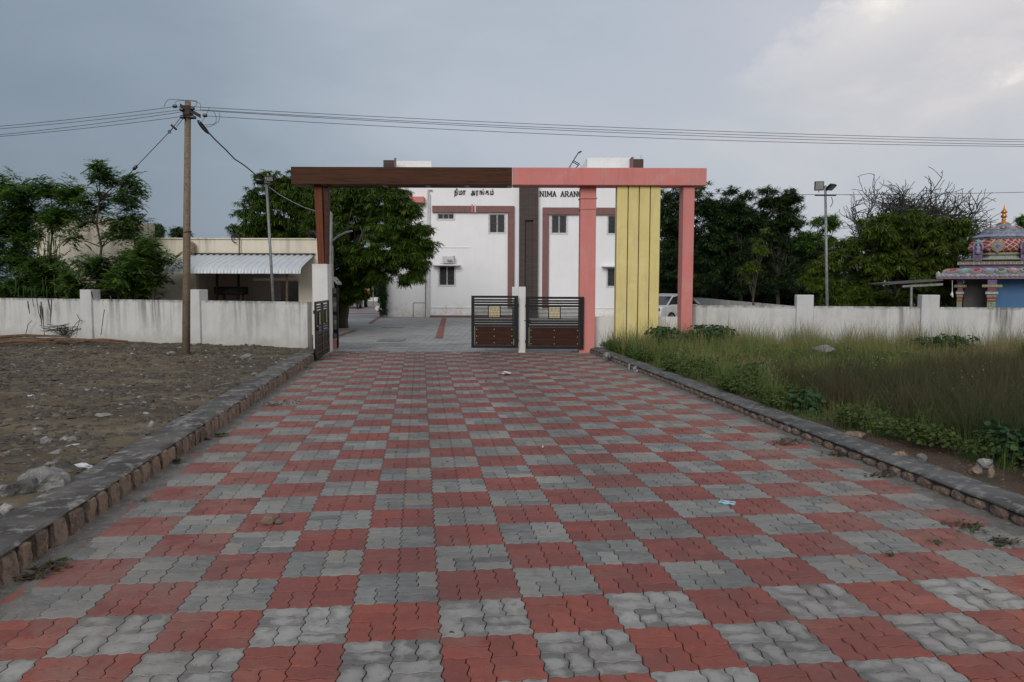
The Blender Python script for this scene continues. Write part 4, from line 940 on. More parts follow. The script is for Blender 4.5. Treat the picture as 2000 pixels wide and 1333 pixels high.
def wire(name, P0, P1, sag, r_, mat, lab, cat, group=None, n=24):
    P0, P1 = Vector(P0), Vector(P1); pts = [P0.lerp(P1, k/n)-Vector((0, 0, sag*4*(k/n)*(1-k/n))) for k in range(n+1)]
    return tag(MB().tube(pts, r_, 5).build(name, mat), lab, cat, group)
rs = [((378, 209), 273.5, 'Topmost'), ((395, 215), 277.5, 'Second'), ((390, 216), 283, 'Third'), ((402, 227), 286.5, 'Lowest')]
for k, ((x_, y_), ye, nm) in enumerate(rs):
    p0 = PP(x_, y_, -.1); q = at(2000, ye, YP+2.2); p1 = p0+(q-p0)*1.5
    # the sag is taken so that the wire still passes through q
    s_ = .22+.03*k; frac = 1/1.5; q2 = Vector(q); q2.z += s_*4*frac*(1-frac); p1 = p0+(q2-p0)*1.5
    wire('power_line', p0, p1, s_, .0065, M['wire'], '%s of the four wires running right from the power pole' % nm.lower(), 'power line', 'overhead wires', 40)
ls = [((338, 209), 247, 'topmost'), ((352, 215), 252, 'second'), ((356, 219), 263.5, 'third'), ((352, 228.5), 267, 'lowest')]
for k, ((x_, y_), ye, nm) in enumerate(ls):
    p0 = PP(x_, y_, -.1); s_ = .25; q2 = at(0, ye, YP+1.5); fr_ = 1/3.; q2.z += s_*4*fr_*(1-fr_); p1 = p0+(q2-p0)*3
    wire('power_line', p0, p1, s_, .0065, M['wire'], '%s of the four wires running left from the power pole' % nm, 'power line', 'overhead wires', 30)
# stay wire with insulator
s0, s1, s2, s3, s4 = PP(353, 229, -.05), PP(338, 250), PP(331, 258), PP(264, 328, 1.), at(60, 540, 26.2)
stw = empty('stay_wire', tuple(s4), 'slanting steel stay wire from the power pole down into the left trees', 'stay wire')
f = MB(); f.tube([PP(352, 231), PP(340, 247)], .008, 5); f.tube([PP(357, 233), PP(345, 248)], .008, 5)
f.tube([s1, s2], .012, 6); f.tube([s2+Vector((.035*math.cos(a), 0, .035*math.sin(a))) for a in np.linspace(0, 6.28, 10)], .011, 5)
f.tube([s2, s3, s4], .009, 5); child(f, 'wire', M['wire'], stw)
f = MB(); f.tube([PP(334.5, 244.5), PP(344.5, 253.5)], .03, 6); child(f, 'turnbuckle', M['steel'], stw)
f = MB(); f.smooth = True; f.tube([s3+Vector((.06, 0, .06)), s3+Vector((.03, 0, .03)), s3-Vector((.03, 0, .03)), s3-Vector((.06, 0, .06))], [.015, .045, .045, .015], 8); child(f, 'insulator', M['insul'], stw)
# service cable sagging to the floodlight mast and to the gateway
pts = [(392, 240, YP), (404, 256, YP+.3), (422, 275, YP+.8), (440, 292, YP+1.3), (458, 311, YP+1.8), (478, 324, YP+2.4), (495, 338, YP+3), (506, 350, YP+3.5), (520, 353, 23)]
tag(MB().tube([at(*p) for p in pts], .017, 6).build('service_cable', M['cable']), 'thick black cable sagging from the power pole to the left floodlight mast', 'cable')
pts = [(526, 366, 23), (545, 380, 22.6), (570, 394, 22.1), (595, 406, 21.6), (617, 412.5, 21.25)]
tag(MB().tube([at(*p) for p in pts], .012, 6).build('service_cable', M['grey_metal']), 'thin pale cable from the left floodlight mast to the brown gate post', 'cable')
wire('power_line', at(1100, 371, 62), at(2300, 365, 62), .5, .02, M['wire'], 'thin distant wire running above the dark trees on the right', 'power line')

# ------------------------------------------------------------------ floodlight masts and the street lamp
def mast(label, base, top, r0, heads, armw):
    m_ = empty('floodlight_mast', (base.x, base.y, 0), label, 'floodlight', 'floodlight masts')
    b = MB(); b.smooth = True; b.tube([Vector((base.x, base.y, -.05)), top], [r0, r0*.8], 10); child(b, 'mast', M['grey_metal'], m_)
    a0 = top-Vector((armw[0], 0, armw[2])); a1 = top+Vector((armw[1], 0, -armw[2])); child(MB().box((a0.x, top.y-.04, a0.z-.02), (a1.x, top.y+.02, a0.z+.02)), 'crossarm', M['black'], m_)
    for (dx, dz, w_, h_, yw, tl, lit) in heads:
        o = MB().box((-w_/2, -.04, -h_/2), (w_/2, .04, h_/2), .012).build('lamp_head', M['black'], m_); o.location = top+Vector((dx, -.06, dz))-m_.location; o.rotation_euler = (tl, 0, yw)
        g_ = MB().box((-w_/2+.025, -.048, -h_/2+.025), (w_/2-.025, -.041, h_/2-.025)).build('lens', M['lens'], o)
        for k in range(5): MB().box((-w_/2+.04+k*(w_-.08)/4-.006, .041, -h_/2+.02), (-w_/2+.04+k*(w_-.08)/4+.006, .065, h_/2-.02)).build('fin', M['black'], o)
        MB().tube([Vector((0, 0, -h_/2)), Vector((0, .02, -h_/2-.06))], .012, 6).build('yoke', M['black'], o)
    return m_
M['lens'] = pmat('lamp_lens', (.22, .22, .20), (.16, .16, .15), 5, .25, 40, 0, spec=.6)
t_ = at(519.5, 346, 23); b_ = at(538, 620, 23); b_.y = 23
mast('leaning grey floodlight mast behind the left wall, in front of the awning', b_, t_, .045, [(-.17, -.13, .22, .16, .5, -1.2, 1), (.15, -.06, .26, .17, -.3, .25, 1)], (.28, .18, .2))
t_ = at(1612, 363, 26); b_ = at(1617.5, 640, 26)
mast('upright grey floodlight mast behind the right wall, with two lamp heads', b_, t_, .05, [(-.23, -.02, .30, .30, -.15, .05, 1), (.17, -.06, .28, .26, .5, .95, 1)], (.34, .36, .32))
tag(MB().tube([at(1624, 385, 26), at(1627, 395, 26), at(1622, 405, 26)], .012, 5).build('lamp_cable', M['cable']), 'short loose cable hanging from the right floodlight crossarm', 'cable')
sl = empty('street_lamp', (at(645, 600, 24).x, 24, 0), 'grey street lamp pole with two curved arms behind the white pier', 'street lamp')
b = MB(); b.smooth = True; b.tube([at(645.5, 680, 24), at(645.5, 500, 24), at(646, 418, 24), at(643, 415, 24)], .055, 10); child(b, 'pole', M['grey_metal'], sl)
b = MB(); b.tube([at(640, 476, 24), at(650, 470, 24), at(662, 461, 23.8), at(676, 454, 23.6)], .03, 8); child(b, 'arm', M['grey_metal'], sl)
b = MB(); b.tube([at(640, 476, 24), at(626, 470, 24), at(619, 460, 23.8), at(612, 454, 23.7)], .025, 8); child(b, 'arm', M['grey_metal'], sl)
b = MB(); b.tube([at(674, 455, 23.6), at(688, 451.5, 23.5)], [.035, .025], 8); child(b, 'lamp_head', M['grey_metal'], sl)
b = MB(); b.tube([at(603, 453, 23.5), at(610, 458, 23.5), at(618, 465, 23.5)], [.05, .12, .04], 8); child(b, 'lamp_head', M['black'], sl)
tag(MB().tube([Vector((*gr(729, 603).xy, 0)), Vector((*gr(729, 603).xy, 2.2))], .04, 6).build('bollard_post', M['grey_metal']), 'thin dark post on the far road beyond the courtyard', 'post')
# ------------------------------------------------------------------ vegetation
def tuft_arr(n, Lf, wf, droop, r_, segs=2, up=.25, narrow=.25):
    """one clump of strap shaped leaflets radiating and drooping; returns V,F,attr"""
    V, F, T = [], [], []
    for i in range(n):
        th = r_.random()*6.283; el = up+(r_.random()-.5)*1.5; Lx = Lf*(.6+.6*r_.random()); w_ = wf*(.7+.6*r_.random())
        d = np.array([math.cos(th)*math.cos(el), math.sin(th)*math.cos(el), math.sin(el)]); side = np.array([-math.sin(th), math.cos(th), (r_.random()-.5)*1.2]); side /= np.linalg.norm(side)
        p = d*Lf*.08; b = len(V); tn = r_.random()
        for s in range(segs+1):
            k = s/segs; ww = w_*(narrow+(1-narrow)*math.sin(math.pi*(.15+.75*k)))*.5; V += [p-side*ww, p+side*ww]; T += [tn, tn]
            d = d+np.array([0, 0, -droop/segs]); d /= np.linalg.norm(d); p = p+d*Lx/segs
        for s in range(segs): F.append((b+2*s, b+2*s+1, b+2*s+3, b+2*s+2))
    return np.array(V), np.array(F), np.array(T)
def pinnate_arr(nf, nl, Lf, lw, ll, droop, r_, up=.3):
    """compound fronds: paired small leaflets along drooping stalks"""
    V, F, T = [], [], []
    for i in range(nf):
        th = r_.random()*6.283; el = up+(r_.random()-.5)*1.2; Lx = Lf*(.6+.6*r_.random())
        d = np.array([math.cos(th)*math.cos(el), math.sin(th)*math.cos(el), math.sin(el)]); side = np.array([-math.sin(th), math.cos(th), 0.]); p = d*.05; tn = r_.random()
        for s in range(nl):
            d = d+np.array([0, 0, -droop/nl]); d /= np.linalg.norm(d); p = p+d*Lx/nl
            for sg in (-1, 1):
                u_ = side*sg*(.8+.3*r_.random())+d*.45+np.array([0, 0, -.25*r_.random()]); u_ /= np.linalg.norm(u_); v_ = np.cross(u_, [0, 0, 1.])+.3*(r_.random(3)-.5); v_ /= np.linalg.norm(v_)+1e-6
                b = len(V); q = p+u_*.01; V += [q, q+u_*ll*.5+v_*lw*.5, q+u_*ll, q+u_*ll*.5-v_*lw*.5]; F.append((b, b+1, b+2, b+3)); t_ = np.clip(tn*.6+.4*r_.random(), 0, 1); T += [t_]*4
    return np.array(V), np.array(F), np.array(T)
def scatter(tufts, P, S, r_, tb=None, name='crown', mat=None, parent=None, tilt=.5):
    """copies of the clump shapes at points P with sizes S joined into one crown mesh"""
    Vs, Fs, Ts = [], [], []; base = 0
    which = r_.integers(0, len(tufts), len(P))
    for k in range(len(tufts)):
        idx = np.where(which == k)[0]
        if not len(idx): continue
        V0, F0, T0 = tufts[k]; n = len(idx); a = r_.random(n)*6.283; ca, sa = np.cos(a), np.sin(a)
        tx = (r_.random(n)-.5)*tilt
        x = V0[None, :, 0]*ca[:, None]-V0[None, :, 1]*sa[:, None]; y = V0[None, :, 0]*sa[:, None]+V0[None, :, 1]*ca[:, None]; z = V0[None, :, 2]+x*tx[:, None]
        V = np.stack([x, y, np.broadcast_to(z, x.shape)], 2)*S[idx][:, None, None]+P[idx][:, None, :]
        Vs.append(V.reshape(-1, 3)); m_ = len(V0)
        Fs.append((F0[None]+(np.arange(n)*m_)[:, None, None]+base).reshape(-1, F0.shape[1])); base += n*m_
        off = (tb[idx] if tb is not None else r_.random(n)*.5)
        Ts.append(np.clip(T0[None]*.55+off[:, None], 0, 1).ravel())
    return fastmesh(name, np.concatenate(Vs), np.concatenate(Fs), mat, parent, np.concatenate(Ts))
R1 = np.random.default_rng(5)
T_NEEM = [tuft_arr(34, .36, .045, 1.0, R1) for _ in range(6)]
T_DARK = [tuft_arr(34, .34, .045, .8, R1, up=.35) for _ in range(6)]
T_MOR = [pinnate_arr(6, 5, .34, .085, .11, .6, R1) for _ in range(6)]
def lobes_points(lobes, dens, r_, shell=.5, sprd=.17):
    """points in a union of ellipsoids, thicker near the outside and clustered into boughs"""
    P = []
    for (c, rad) in lobes:
        n = int(dens*(rad[0]*rad[1]+rad[1]*rad[2]+rad[0]*rad[2])/3*4*3.14*.5)
        nb = max(5, n//14); u = r_.normal(size=(nb, 3)); u /= np.linalg.norm(u, axis=1)[:, None]
        rr = shell+(1-shell)*r_.random(nb)**.6; B = u*rr[:, None]*np.array(rad)+np.array(c)
        k = r_.integers(0, nb, n); sp_ = min(rad)*sprd
        q = B[k]+r_.normal(size=(n, 3))*np.array([sp_, sp_, sp_*.6]); P.append(q)
    return np.concatenate(P)
def limbs(b, base, top, r0, tips, r_, seg=6):
    pts = []; 
    for k in range(seg+1):
        t_ = k/seg; pts.append(Vector(base).lerp(Vector(top), t_)+Vector((r_.normal()*.05, r_.normal()*.05, 0))*(1 if 0 < k else 0))
    b.tube(pts, [r0*(1-.45*k/seg) for k in range(seg+1)], 8)
    for tp_ in tips:
        s_ = pts[int(r_.integers(seg//2, seg+1))]; tp_ = Vector(tp_); m1 = s_.lerp(tp_, .35)+Vector((0, 0, (tp_-s_).length*.08)); m2 = s_.lerp(tp_, .7)+Vector((r_.normal()*.1, 0, (tp_-s_).length*.05))
        b.tube([s_, m1, m2, tp_], [r0*.45, r0*.3, r0*.18, r0*.06], 6)
def tree(name, label, base, lobes, mat, tufts, dens, size, group=None, seed=1, r0=.14, tb=(.0, .45), shell=.45, ntips=16, bark=None):
    r_ = np.random.default_rng(seed); base = Vector(base)
    t = empty(name, tuple(base), label, 'tree', group)
    P = lobes_points(lobes, dens*(1.5 if mat is M['darkleaf'] else 1.25), r_, shell, .27 if mat is M['darkleaf'] else .19); size = size*(.78 if mat is M['darkleaf'] else .85); P = P[P[:, 2] > .3]
    cz = np.mean([l[0][2] for l in lobes]); tips = [tuple(P[i]) for i in r_.integers(0, len(P), ntips)]
    b = MB(); b.smooth = True; c0 = lobes[0][0]; limbs(b, base-Vector((0, 0, .1)), (base.x*.6+c0[0]*.4, base.y*.6+c0[1]*.4, base.z+(cz-base.z)*.75), r0, tips, r_)
    child(b, 'trunk', bark or M['bark'], t)
    S = size*(.7+.6*r_.random(len(P)))
    zn = (P[:, 2]-P[:, 2].min())/(np.ptp(P[:, 2])+.01)
    o = scatter(tufts, P, S, r_, tb[0]+(tb[1]-tb[0])*r_.random(len(P)), 'crown', mat, t); o.location = -t.location
    return t
def LB(px, py, Yd, rx, ry, rz=None, dy=0):    # ellipsoid given by its place and radii as seen, rx, ry in photo pixels
    q = at(px, py, Yd+dy); k = Yd/F_PX; return ((q.x, q.y, q.z), (rx*k, (rz or (rx+ry)/2)*k, ry*k))
ground_at = lambda px, Yd: (at(px, 600, Yd).x, Yd, -.03)
tree('neem_tree', 'dark green neem tree left of the brown post, behind the beige house', ground_at(585, 38), [LB(565, 425, 38, 80, 75), LB(515, 440, 38, 55, 45), LB(610, 400, 38, 60, 65), LB(545, 375, 38, 50, 38), LB(480, 455, 38, 30, 22)], M['neem'], T_NEEM, 17, .95, 'neem trees', 3, .25)
tree('neem_tree', 'broad neem tree in the courtyard, hanging over the left wing of the white hall', ground_at(668, 33.5), [LB(705, 455, 33.5, 100, 95), LB(755, 490, 32.5, 75, 60), LB(680, 520, 33, 62, 62), LB(640, 480, 34, 50, 70), LB(740, 400, 34, 75, 50), LB(800, 455, 32.5, 38, 40), LB(815, 520, 32.5, 30, 30), LB(785, 430, 32.5, 45, 45), LB(770, 530, 32.5, 50, 30), LB(830, 490, 32.3, 22, 30), LB(660, 400, 35, 55, 45), LB(700, 560, 33, 40, 26), LB(665, 570, 32.5, 30, 26)], M['neem'], T_NEEM, 20, .85, 'neem trees', 4, .28)
tree('shade_tree', 'small round dark tree rising behind the beige house roof', ground_at(325, 45), [LB(325, 450, 45, 42, 18), LB(350, 462, 45, 26, 14), LB(295, 458, 45, 22, 14)], M['darkleaf'], T_NEEM, 16, .9, None, 5, .2)
# dark row behind the right wall
YD = 38
tree('dark_tree', 'dark tree behind the pink columns, leftmost of the tall row', ground_at(1345, YD), [LB(1345, 430, YD, 60, 62), LB(1310, 420, YD, 42, 52), LB(1372, 410, YD, 30, 40), LB(1385, 460, YD, 34, 50), LB(1350, 510, YD, 60, 60)], M['darkleaf'], T_DARK, 15, 1.0, 'tall dark trees behind the right wall', 6, .12)
tree('dark_tree', 'dark tree with a narrow pointed top, second of the tall row', ground_at(1446, YD-1), [LB(1447, 385, YD-1, 26, 32), LB(1445, 425, YD-1, 42, 42), LB(1420, 450, YD-1, 34, 34), LB(1470, 450, YD-1, 34, 40), LB(1430, 480, YD-1, 48, 50), LB(1455, 530, YD-1, 45, 45)], M['darkleaf'], T_DARK, 15, .95, 'tall dark trees behind the right wall', 7, .11)
tree('dark_tree', 'dark tree with a wide ragged top, third of the tall row', ground_at(1518, YD-1), [LB(1520, 385, YD-1, 36, 28), LB(1500, 385, YD-1, 24, 20), LB(1545, 395, YD-1, 26, 22), LB(1520, 430, YD-1, 42, 36), LB(1490, 480, YD-1, 45, 42), LB(1540, 520, YD-1, 52, 50), LB(1500, 440, YD-1, 40, 34), LB(1545, 455, YD-1, 40, 34), LB(1580, 490, YD-1, 30, 40)], M['darkleaf'], T_DARK, 14, .95, 'tall dark trees behind the right wall', 8, .11)
tree('dark_tree', 'dark bushy tree filling the gap behind the tall row', ground_at(1400, YD+6), [LB(1400, 510, YD+6, 90, 60), LB(1500, 520, YD+6, 90, 60), LB(1590, 510, YD+6, 60, 60), LB(1310, 520, YD+6, 60, 60)], M['darkleaf'], T_DARK, 11, 1.25, 'tall dark trees behind the right wall', 9, .12, tb=(0, .2))
tree('young_tree', 'yellowish young tree among the dark trunks behind the right wall', ground_at(1475, 34), [LB(1470, 500, 34, 28, 50), LB(1490, 470, 34, 22, 24)], M['neemy'], T_DARK, 7, .75, None, 10, .06, tb=(.3, .6))
tree('green_tree', 'light green tree directly behind the right floodlight mast', ground_at(1605, 36), [LB(1600, 455, 36, 32, 38), LB(1585, 500, 36, 36, 40), LB(1625, 440, 36, 22, 25)], M['moringa'], T_DARK, 12, .85, None, 11, .1, tb=(0, .35))
tree('neem_tree', 'wide yellow green neem tree between the right floodlight mast and the temple', ground_at(1760, 33), [LB(1760, 495, 33, 105, 78), LB(1700, 470, 32, 62, 50), LB(1835, 475, 32.5, 65, 50), LB(1780, 440, 33, 60, 32), LB(1660, 530, 32, 60, 50), LB(1590, 560, 31.5, 38, 42), LB(1850, 540, 33, 60, 50), LB(1740, 565, 31.5, 110, 35), LB(1640, 575, 31, 70, 25)], M['neemy'], T_NEEM, 20, .85, 'neem trees', 12, .25)
tree('green_tree', 'green tree top showing to the right of the temple finial', ground_at(2030, 42), [LB(2010, 440, 42, 28, 25), LB(2060, 430, 42, 50, 40), LB(2040, 500, 42, 60, 50)], M['moringa'], T_DARK, 13, 1., None, 13, .12, tb=(0, .3))
# bare thorny tree: only crooked twigs
def thorny(base, tips_c, n, seed):
    r_ = np.random.default_rng(seed); t = empty('bare_tree', tuple(base), 'grey leafless thorny tree spreading above the yellow green neem', 'tree')
    b = MB(); root = Vector(base)+Vector((0, 0, 2.6)); b.tube([Vector(base)-Vector((0, 0, .1)), root], [.22, .16], 8); child(b, 'trunk', M['bark'], t)
    b = MB()
    def grow(p, d, ln, r0, lv):
        pts = [p]; k = 4 if lv else 5
        for i in range(k):
            d = (d+Vector((r_.normal()*.28, r_.normal()*.28, r_.normal()*.16))).normalized(); pts.append(pts[-1]+d*ln/k)
        b.tube(pts, [max(.015, r0*(1-.6*i/k)) for i in range(k+1)], 4 if lv < 2 else 3, cap=False)
        if lv >= 4: return
        for i in range(1, k+1):
            for _ in range(2 if lv < 3 else 1):
                if r_.random() < .86:
                    dd = (d+Vector((r_.normal()*.75, r_.normal()*.6, r_.normal()*.5+.12))).normalized(); grow(pts[i], dd, ln*(.55+.25*r_.random()), r0*.58, lv+1)
    for i in range(n):
        a = (i+.5)/n; px_ = 1640+a*285; py_ = 378+50*abs(a-.42)*1.3+r_.random()*22; q = at(px_, py_, base[1]+r_.normal()*1.2)
        d_ = q-root; grow(root+d_*.15, d_.normalized(), d_.length*.53, .10, 1)
    child(b, 'branches', M['twig'], t)
bq = ground_at(1780, 41); thorny(bq, None, 19, 4)

# moringa trees on the left, behind and over the wall
def moringa(label, px, Yd, sprays, seed, lean=0.):
    r_ = np.random.default_rng(seed); base = Vector((at(px, 600, Yd).x, Yd, -.03)); t = empty('moringa_tree', tuple(base), label, 'tree', 'moringa trees behind the left wall')
    b = MB(); b.smooth = True; P = []; prev = base-Vector((0, 0, .1)); main = []
    topq = at(px+lean, min(s[1] for s in sprays)+14, Yd); n = 7
    for k in range(n+1): main.append(base.lerp(topq, k/n)+Vector((r_.normal()*.05, r_.normal()*.05, 0)))
    b.tube(main, [.065*(1-.75*k/n) for k in range(n+1)], 7)
    for (x_, y_, sp_, dn) in sprays:
        q = at(x_, y_, Yd+r_.normal()*.35); s_ = min(main, key=lambda m_: (m_-q).length+max(0, m_.z-q.z)*1.2); b.tube([s_, s_.lerp(q, .5)+Vector((0, 0, .08)), q], [.022, .015, .008], 5)
        rad = sp_*Yd/F_PX
        for _ in range(dn):
            g_ = r_.normal(size=3)*rad*.55; P.append((q.x+g_[0], q.y+g_[1], q.z+g_[2]*.8))
    P = np.array(P); P = P[P[:, 2] > .35]
    child(b, 'trunk', M['bark'], t)
    o = scatter(T_MOR, P, .85*(.7+.5*r_.random(len(P))), r_, .45*r_.random(len(P)), 'crown', M['moringa'], t, tilt=1.); o.location = -t.location
    return t, main
def sprays(x0, x1, y0, y1, n, sp, dn, r_): return [(x0+(x1-x0)*r_.random(), y0+(y1-y0)*r_.random(), sp*(.7+.6*r_.random()), dn) for _ in range(n)]
rs_ = np.random.default_rng(21)
sA = sprays(0, 62, 375, 590, 34, 20, 18, rs_)+sprays(-60, 20, 360, 600, 28, 22, 16, rs_)
moringa('dense moringa tree at the left edge of the photo, behind the wall', 30, 26.8, sA, 31)
sB = sprays(70, 150, 358, 440, 17, 17, 17, rs_)+sprays(60, 120, 500, 590, 11, 18, 20, rs_)
tB, mB_ = moringa('moringa tree with long hanging pods, second from the left edge', 112, 26.3, sB, 32, -14)
sC = [(190, 330, 12, 16), (205, 345, 14, 18), (222, 352, 12, 14), (185, 350, 10, 12), (250, 350, 12, 14), (262, 368, 12, 16), (272, 378, 10, 12), (235, 385, 14, 18), (205, 385, 14, 16), (252, 400, 14, 22), (262, 430, 14, 22), (240, 430, 16, 26), (225, 455, 16, 24), (250, 455, 16, 26), (165, 400, 12, 16), (175, 420, 14, 16), (195, 410, 12, 14), (160, 440, 14, 16), (140, 470, 13, 12)]
moringa('tallest moringa tree with an open top, left of the concrete pole', 188, 25.4, sC, 33, 6)
sD = sprays(195, 300, 490, 575, 24, 17, 16, rs_)+sprays(130, 200, 510, 585, 11, 16, 14, rs_)
moringa('low spreading moringa growing under the tallest one', 246, 24.9, sD, 34)
sE = [(285, 470, 12, 14), (298, 480, 11, 12), (310, 500, 11, 12), (325, 515, 9, 9), (305, 530, 12, 12), (290, 550, 12, 14), (318, 545, 9, 8), (340, 510, 7, 6)]
moringa('thin moringa sapling beside the white awning', 300, 24.6, sE, 35)
# hanging pods, each a thing too fine to pick apart: one bundle of them
pb_ = MB(); r_ = np.random.default_rng(8)
for _ in range(60):
    if r_.random() < .5: x_, y_, Yd = 72+r_.random()*45, 440+r_.random()*60, 26
    else: x_, y_, Yd = r_.random()*250, 520+r_.random()*60, 25.6
    q = at(x_, y_, Yd-.3*r_.random()); ln = .3+.35*r_.random(); pb_.tube([q, q+Vector((r_.normal()*.02, 0, -ln*.5)), q+Vector((r_.normal()*.04, 0, -ln))], [.012, .014, .005], 5)
o = child(pb_, 'seed_pods', M['pod'], tB); o['kind'] = 'stuff'
# overhanging bits in front of the wall and dry twigs against it
dw = MB(); 
for pts in ([(95, 600), (95, 625), (96, 655)], [(75, 600), (72, 580), (70, 560)], [(155, 655), (160, 640), (172, 628), (182, 626)], [(168, 655), (170, 640), (176, 625), (170, 615)], [(82, 583), (85, 610), (92, 632)], [(222, 655), (228, 620), (232, 605)], [(54, 655), (60, 635), (70, 626)]):
    dw.tube([(lambda c_: (c_[0]*.985, c_[1]*.985, at(x_, y_, c_[1]*.985).z))(on_line(x_, A, (dl.x, dl.y))) for x_, y_ in [(px_*.88, py_) for px_, py_ in pts]], .010, 4)
tag(dw.build('dry_twigs', M['twig']), 'thin dry twigs leaning against the left wall', 'twigs')
for x_, ya, yb in ((54, 588, 614), (80, 590, 628), (94, 585, 607), (78, 597, 640), (101, 585, 636), (215, 578, 590), (178, 570, 584)):
    c_ = on_line(x_, A, (dl.x, dl.y)); p0 = at(x_, ya, c_[1]*.98); p1 = at(x_+(4 if x_ != 101 else -3), yb, c_[1]*.98)
    lab = {54: 'short dry pod hanging on the left wall, nearest the left edge', 80: 'dry pod second from the left, dangling against the left wall', 94: 'thin dry pod in the middle of the cluster on the left wall', 78: 'longest slanting dry pod lying against the left wall', 101: 'straight thick dry pod at the right of the cluster on the left wall',
           215: 'green brown pod dangling over the wall right of the first pillar', 178: 'short pod hanging in front of the first left wall pillar'}[x_]
    tag(MB().tube([p0, (p0+p1)/2, p1], [.016, .02, .007], 5).build('moringa_pod', M['twig']), lab, 'seed pod', 'dry pods hanging on the left wall')
# cypress like hedge at the corner of the hall
he = empty('hedge', ground_at(753, 44), 'tall narrow dark hedge at the left corner of the white hall', 'hedge')
r_ = np.random.default_rng(9); Pn = 260; P = np.stack([at(751, 560, 44.5).x+r_.uniform(-.28, .1, Pn)+.0, 44.3+r_.uniform(-.5, 1.2, Pn), r_.uniform(.1, 2.6, Pn)], 1)
o = scatter(T_DARK, P, np.full(Pn, .5), r_, None, 'foliage', M['darkleaf'], he); o.location = -he.location
q = gr(746, 606); tag(MB().rock((q.x, q.y, .1), .5, .35, .25, 3).build('white_boulder', M['frame']), 'whitewashed stone at the foot of the hedge by the hall', 'stone')
# far scrub beyond the courtyard
def scrub(label, px0, px1, Yd, h_, n, mat, seed):
    r_ = np.random.default_rng(seed); x0, x1 = at(px0, 560, Yd).x, at(px1, 560, Yd).x; t = empty('shrub_belt', ((x0+x1)/2, Yd, 0), label, 'shrubs')
    u_ = r_.random(n); hh = h_*(.65+.35*np.sin(u_*37)*np.sin(u_*13+1)); P = np.stack([x0+(x1-x0)*u_, Yd+r_.uniform(-1.5, 1.5, n), r_.random(n)**.7*hh], 1)
    o = scatter(T_DARK, P, np.full(n, 1.9), r_, None, 'foliage', mat, t); o.location = -t.location; o['kind'] = 'stuff'
scrub('dark belt of shrubs at the far end of the road beyond the courtyard', 560, 770, 92, 4.2, 900, M['darkleaf'], 1)
scrub('dark belt of shrubs behind the trees on the right', 1290, 1640, 50, 4.4, 1500, M['darkleaf'], 2)
scrub('dark belt of shrubs behind the temple', 1640, 2300, 46, 2.6, 1500, M['darkleaf'], 3)
scrub('dark undergrowth behind the left wall', -150, 350, 27.6, 1.75, 1100, M['darkleaf'], 4)
tag(MB().box((at(690, 590, 80).x, 84, 0), (at(742, 590, 84).x, 84.2, at(700, 581, 84).z)).build('far_wall', M['white']), 'low pale wall at the far end of the road', 'wall')
# long low grey wall sloping behind the right trees
p0, p1 = at(1340, 580, 44), at(1565, 600, 30)
b = MB(); b.prism([(p0.x, 44, -.05), (p1.x, 30, -.05), (p1.x, 30, p1.z), (p0.x, 44, p0.z)], (.15, .1, 0)); tag(b.build('compound_wall', M['wall']), 'low grey wall running slantwise behind the dark trees', 'wall')

# ------------------------------------------------------------------ weeds
def noise_arr(x, y, s, z=0): return np.array([noise.noise(Vector((a*s, b*s, z))) for a, b in zip(x, y)])
def blades(n, urange, vrange, accept, hfun, wid, mat, name, seed, tint, lean=.35, tipf=None):
    r_ = np.random.default_rng(seed); nc = n//18; uc = r_.uniform(*urange, nc); vc = r_.uniform(*vrange, nc); ci = r_.integers(0, nc, n); du = r_.normal(size=n)*.045; dv = r_.normal(size=n)*.045
    ch = (.55+.75*r_.random(nc)**1.3)[ci]; ct = r_.normal(size=nc)[ci]*.16; u = uc[ci]+du; v = vc[ci]+dv
    x = OX+u*cY-v*sY; y = OY+u*sY+v*cY
    nz = noise_arr(x, y, .55); nz2 = noise_arr(x, y, 1.9, 4); k = accept(u, v, x, y, nz, nz2, r_); ch, ct, du, dv = ch[k], ct[k], du[k], dv[k]
    u, v, x, y, nz, nz2 = [a[k] for a in (u, v, x, y, nz, nz2)]; n = len(u)
    h = hfun(u, v, x, y, nz, nz2, r_)*ch*1.12; a = np.arctan2(du*sY+dv*cY, du*cY-dv*sY)+r_.normal(size=n)*.7; ln = 1.5*lean*h*r_.random(n); w_ = wid*(.6+.8*r_.random(n))*(.6+.05*np.maximum(y, 0)) 
    fa = r_.random(n)*6.283; dx, dy = np.cos(fa)*w_/2, np.sin(fa)*w_/2; z0 = np.full(n, .08)
    tx, ty = np.cos(a)*ln, np.sin(a)*ln; mx, my = tx*.35, ty*.35
    V = np.stack([np.stack([x-dx, y-dy, z0], 1), np.stack([x+dx, y+dy, z0], 1), np.stack([x+mx+dx*.8, y+my+dy*.8, z0+h*.55], 1), np.stack([x+mx-dx*.8, y+my-dy*.8, z0+h*.55], 1),
                  np.stack([x+tx+dx*.15, y+ty+dy*.15, z0+h], 1), np.stack([x+tx-dx*.15, y+ty-dy*.15, z0+h], 1)], 1)
    b = (np.arange(n)*6)[:, None]; F = np.concatenate([b+np.array([0, 1, 2, 3]), b+np.array([3, 2, 4, 5])])
    tt = np.clip(tint(u, v, x, y, nz, nz2, r_)+ct, 0, 1)
    T = np.repeat(tt[:, None], 6, 1); tp_ = np.zeros((n, 6)); tp_[:, 4:] = 1; tp_[:, 2:4] = .5
    o = fastmesh(name, V.reshape(-1, 3), F, mat, None, T.ravel(), attr2=tp_.ravel()); o['kind'] = 'stuff'; return o
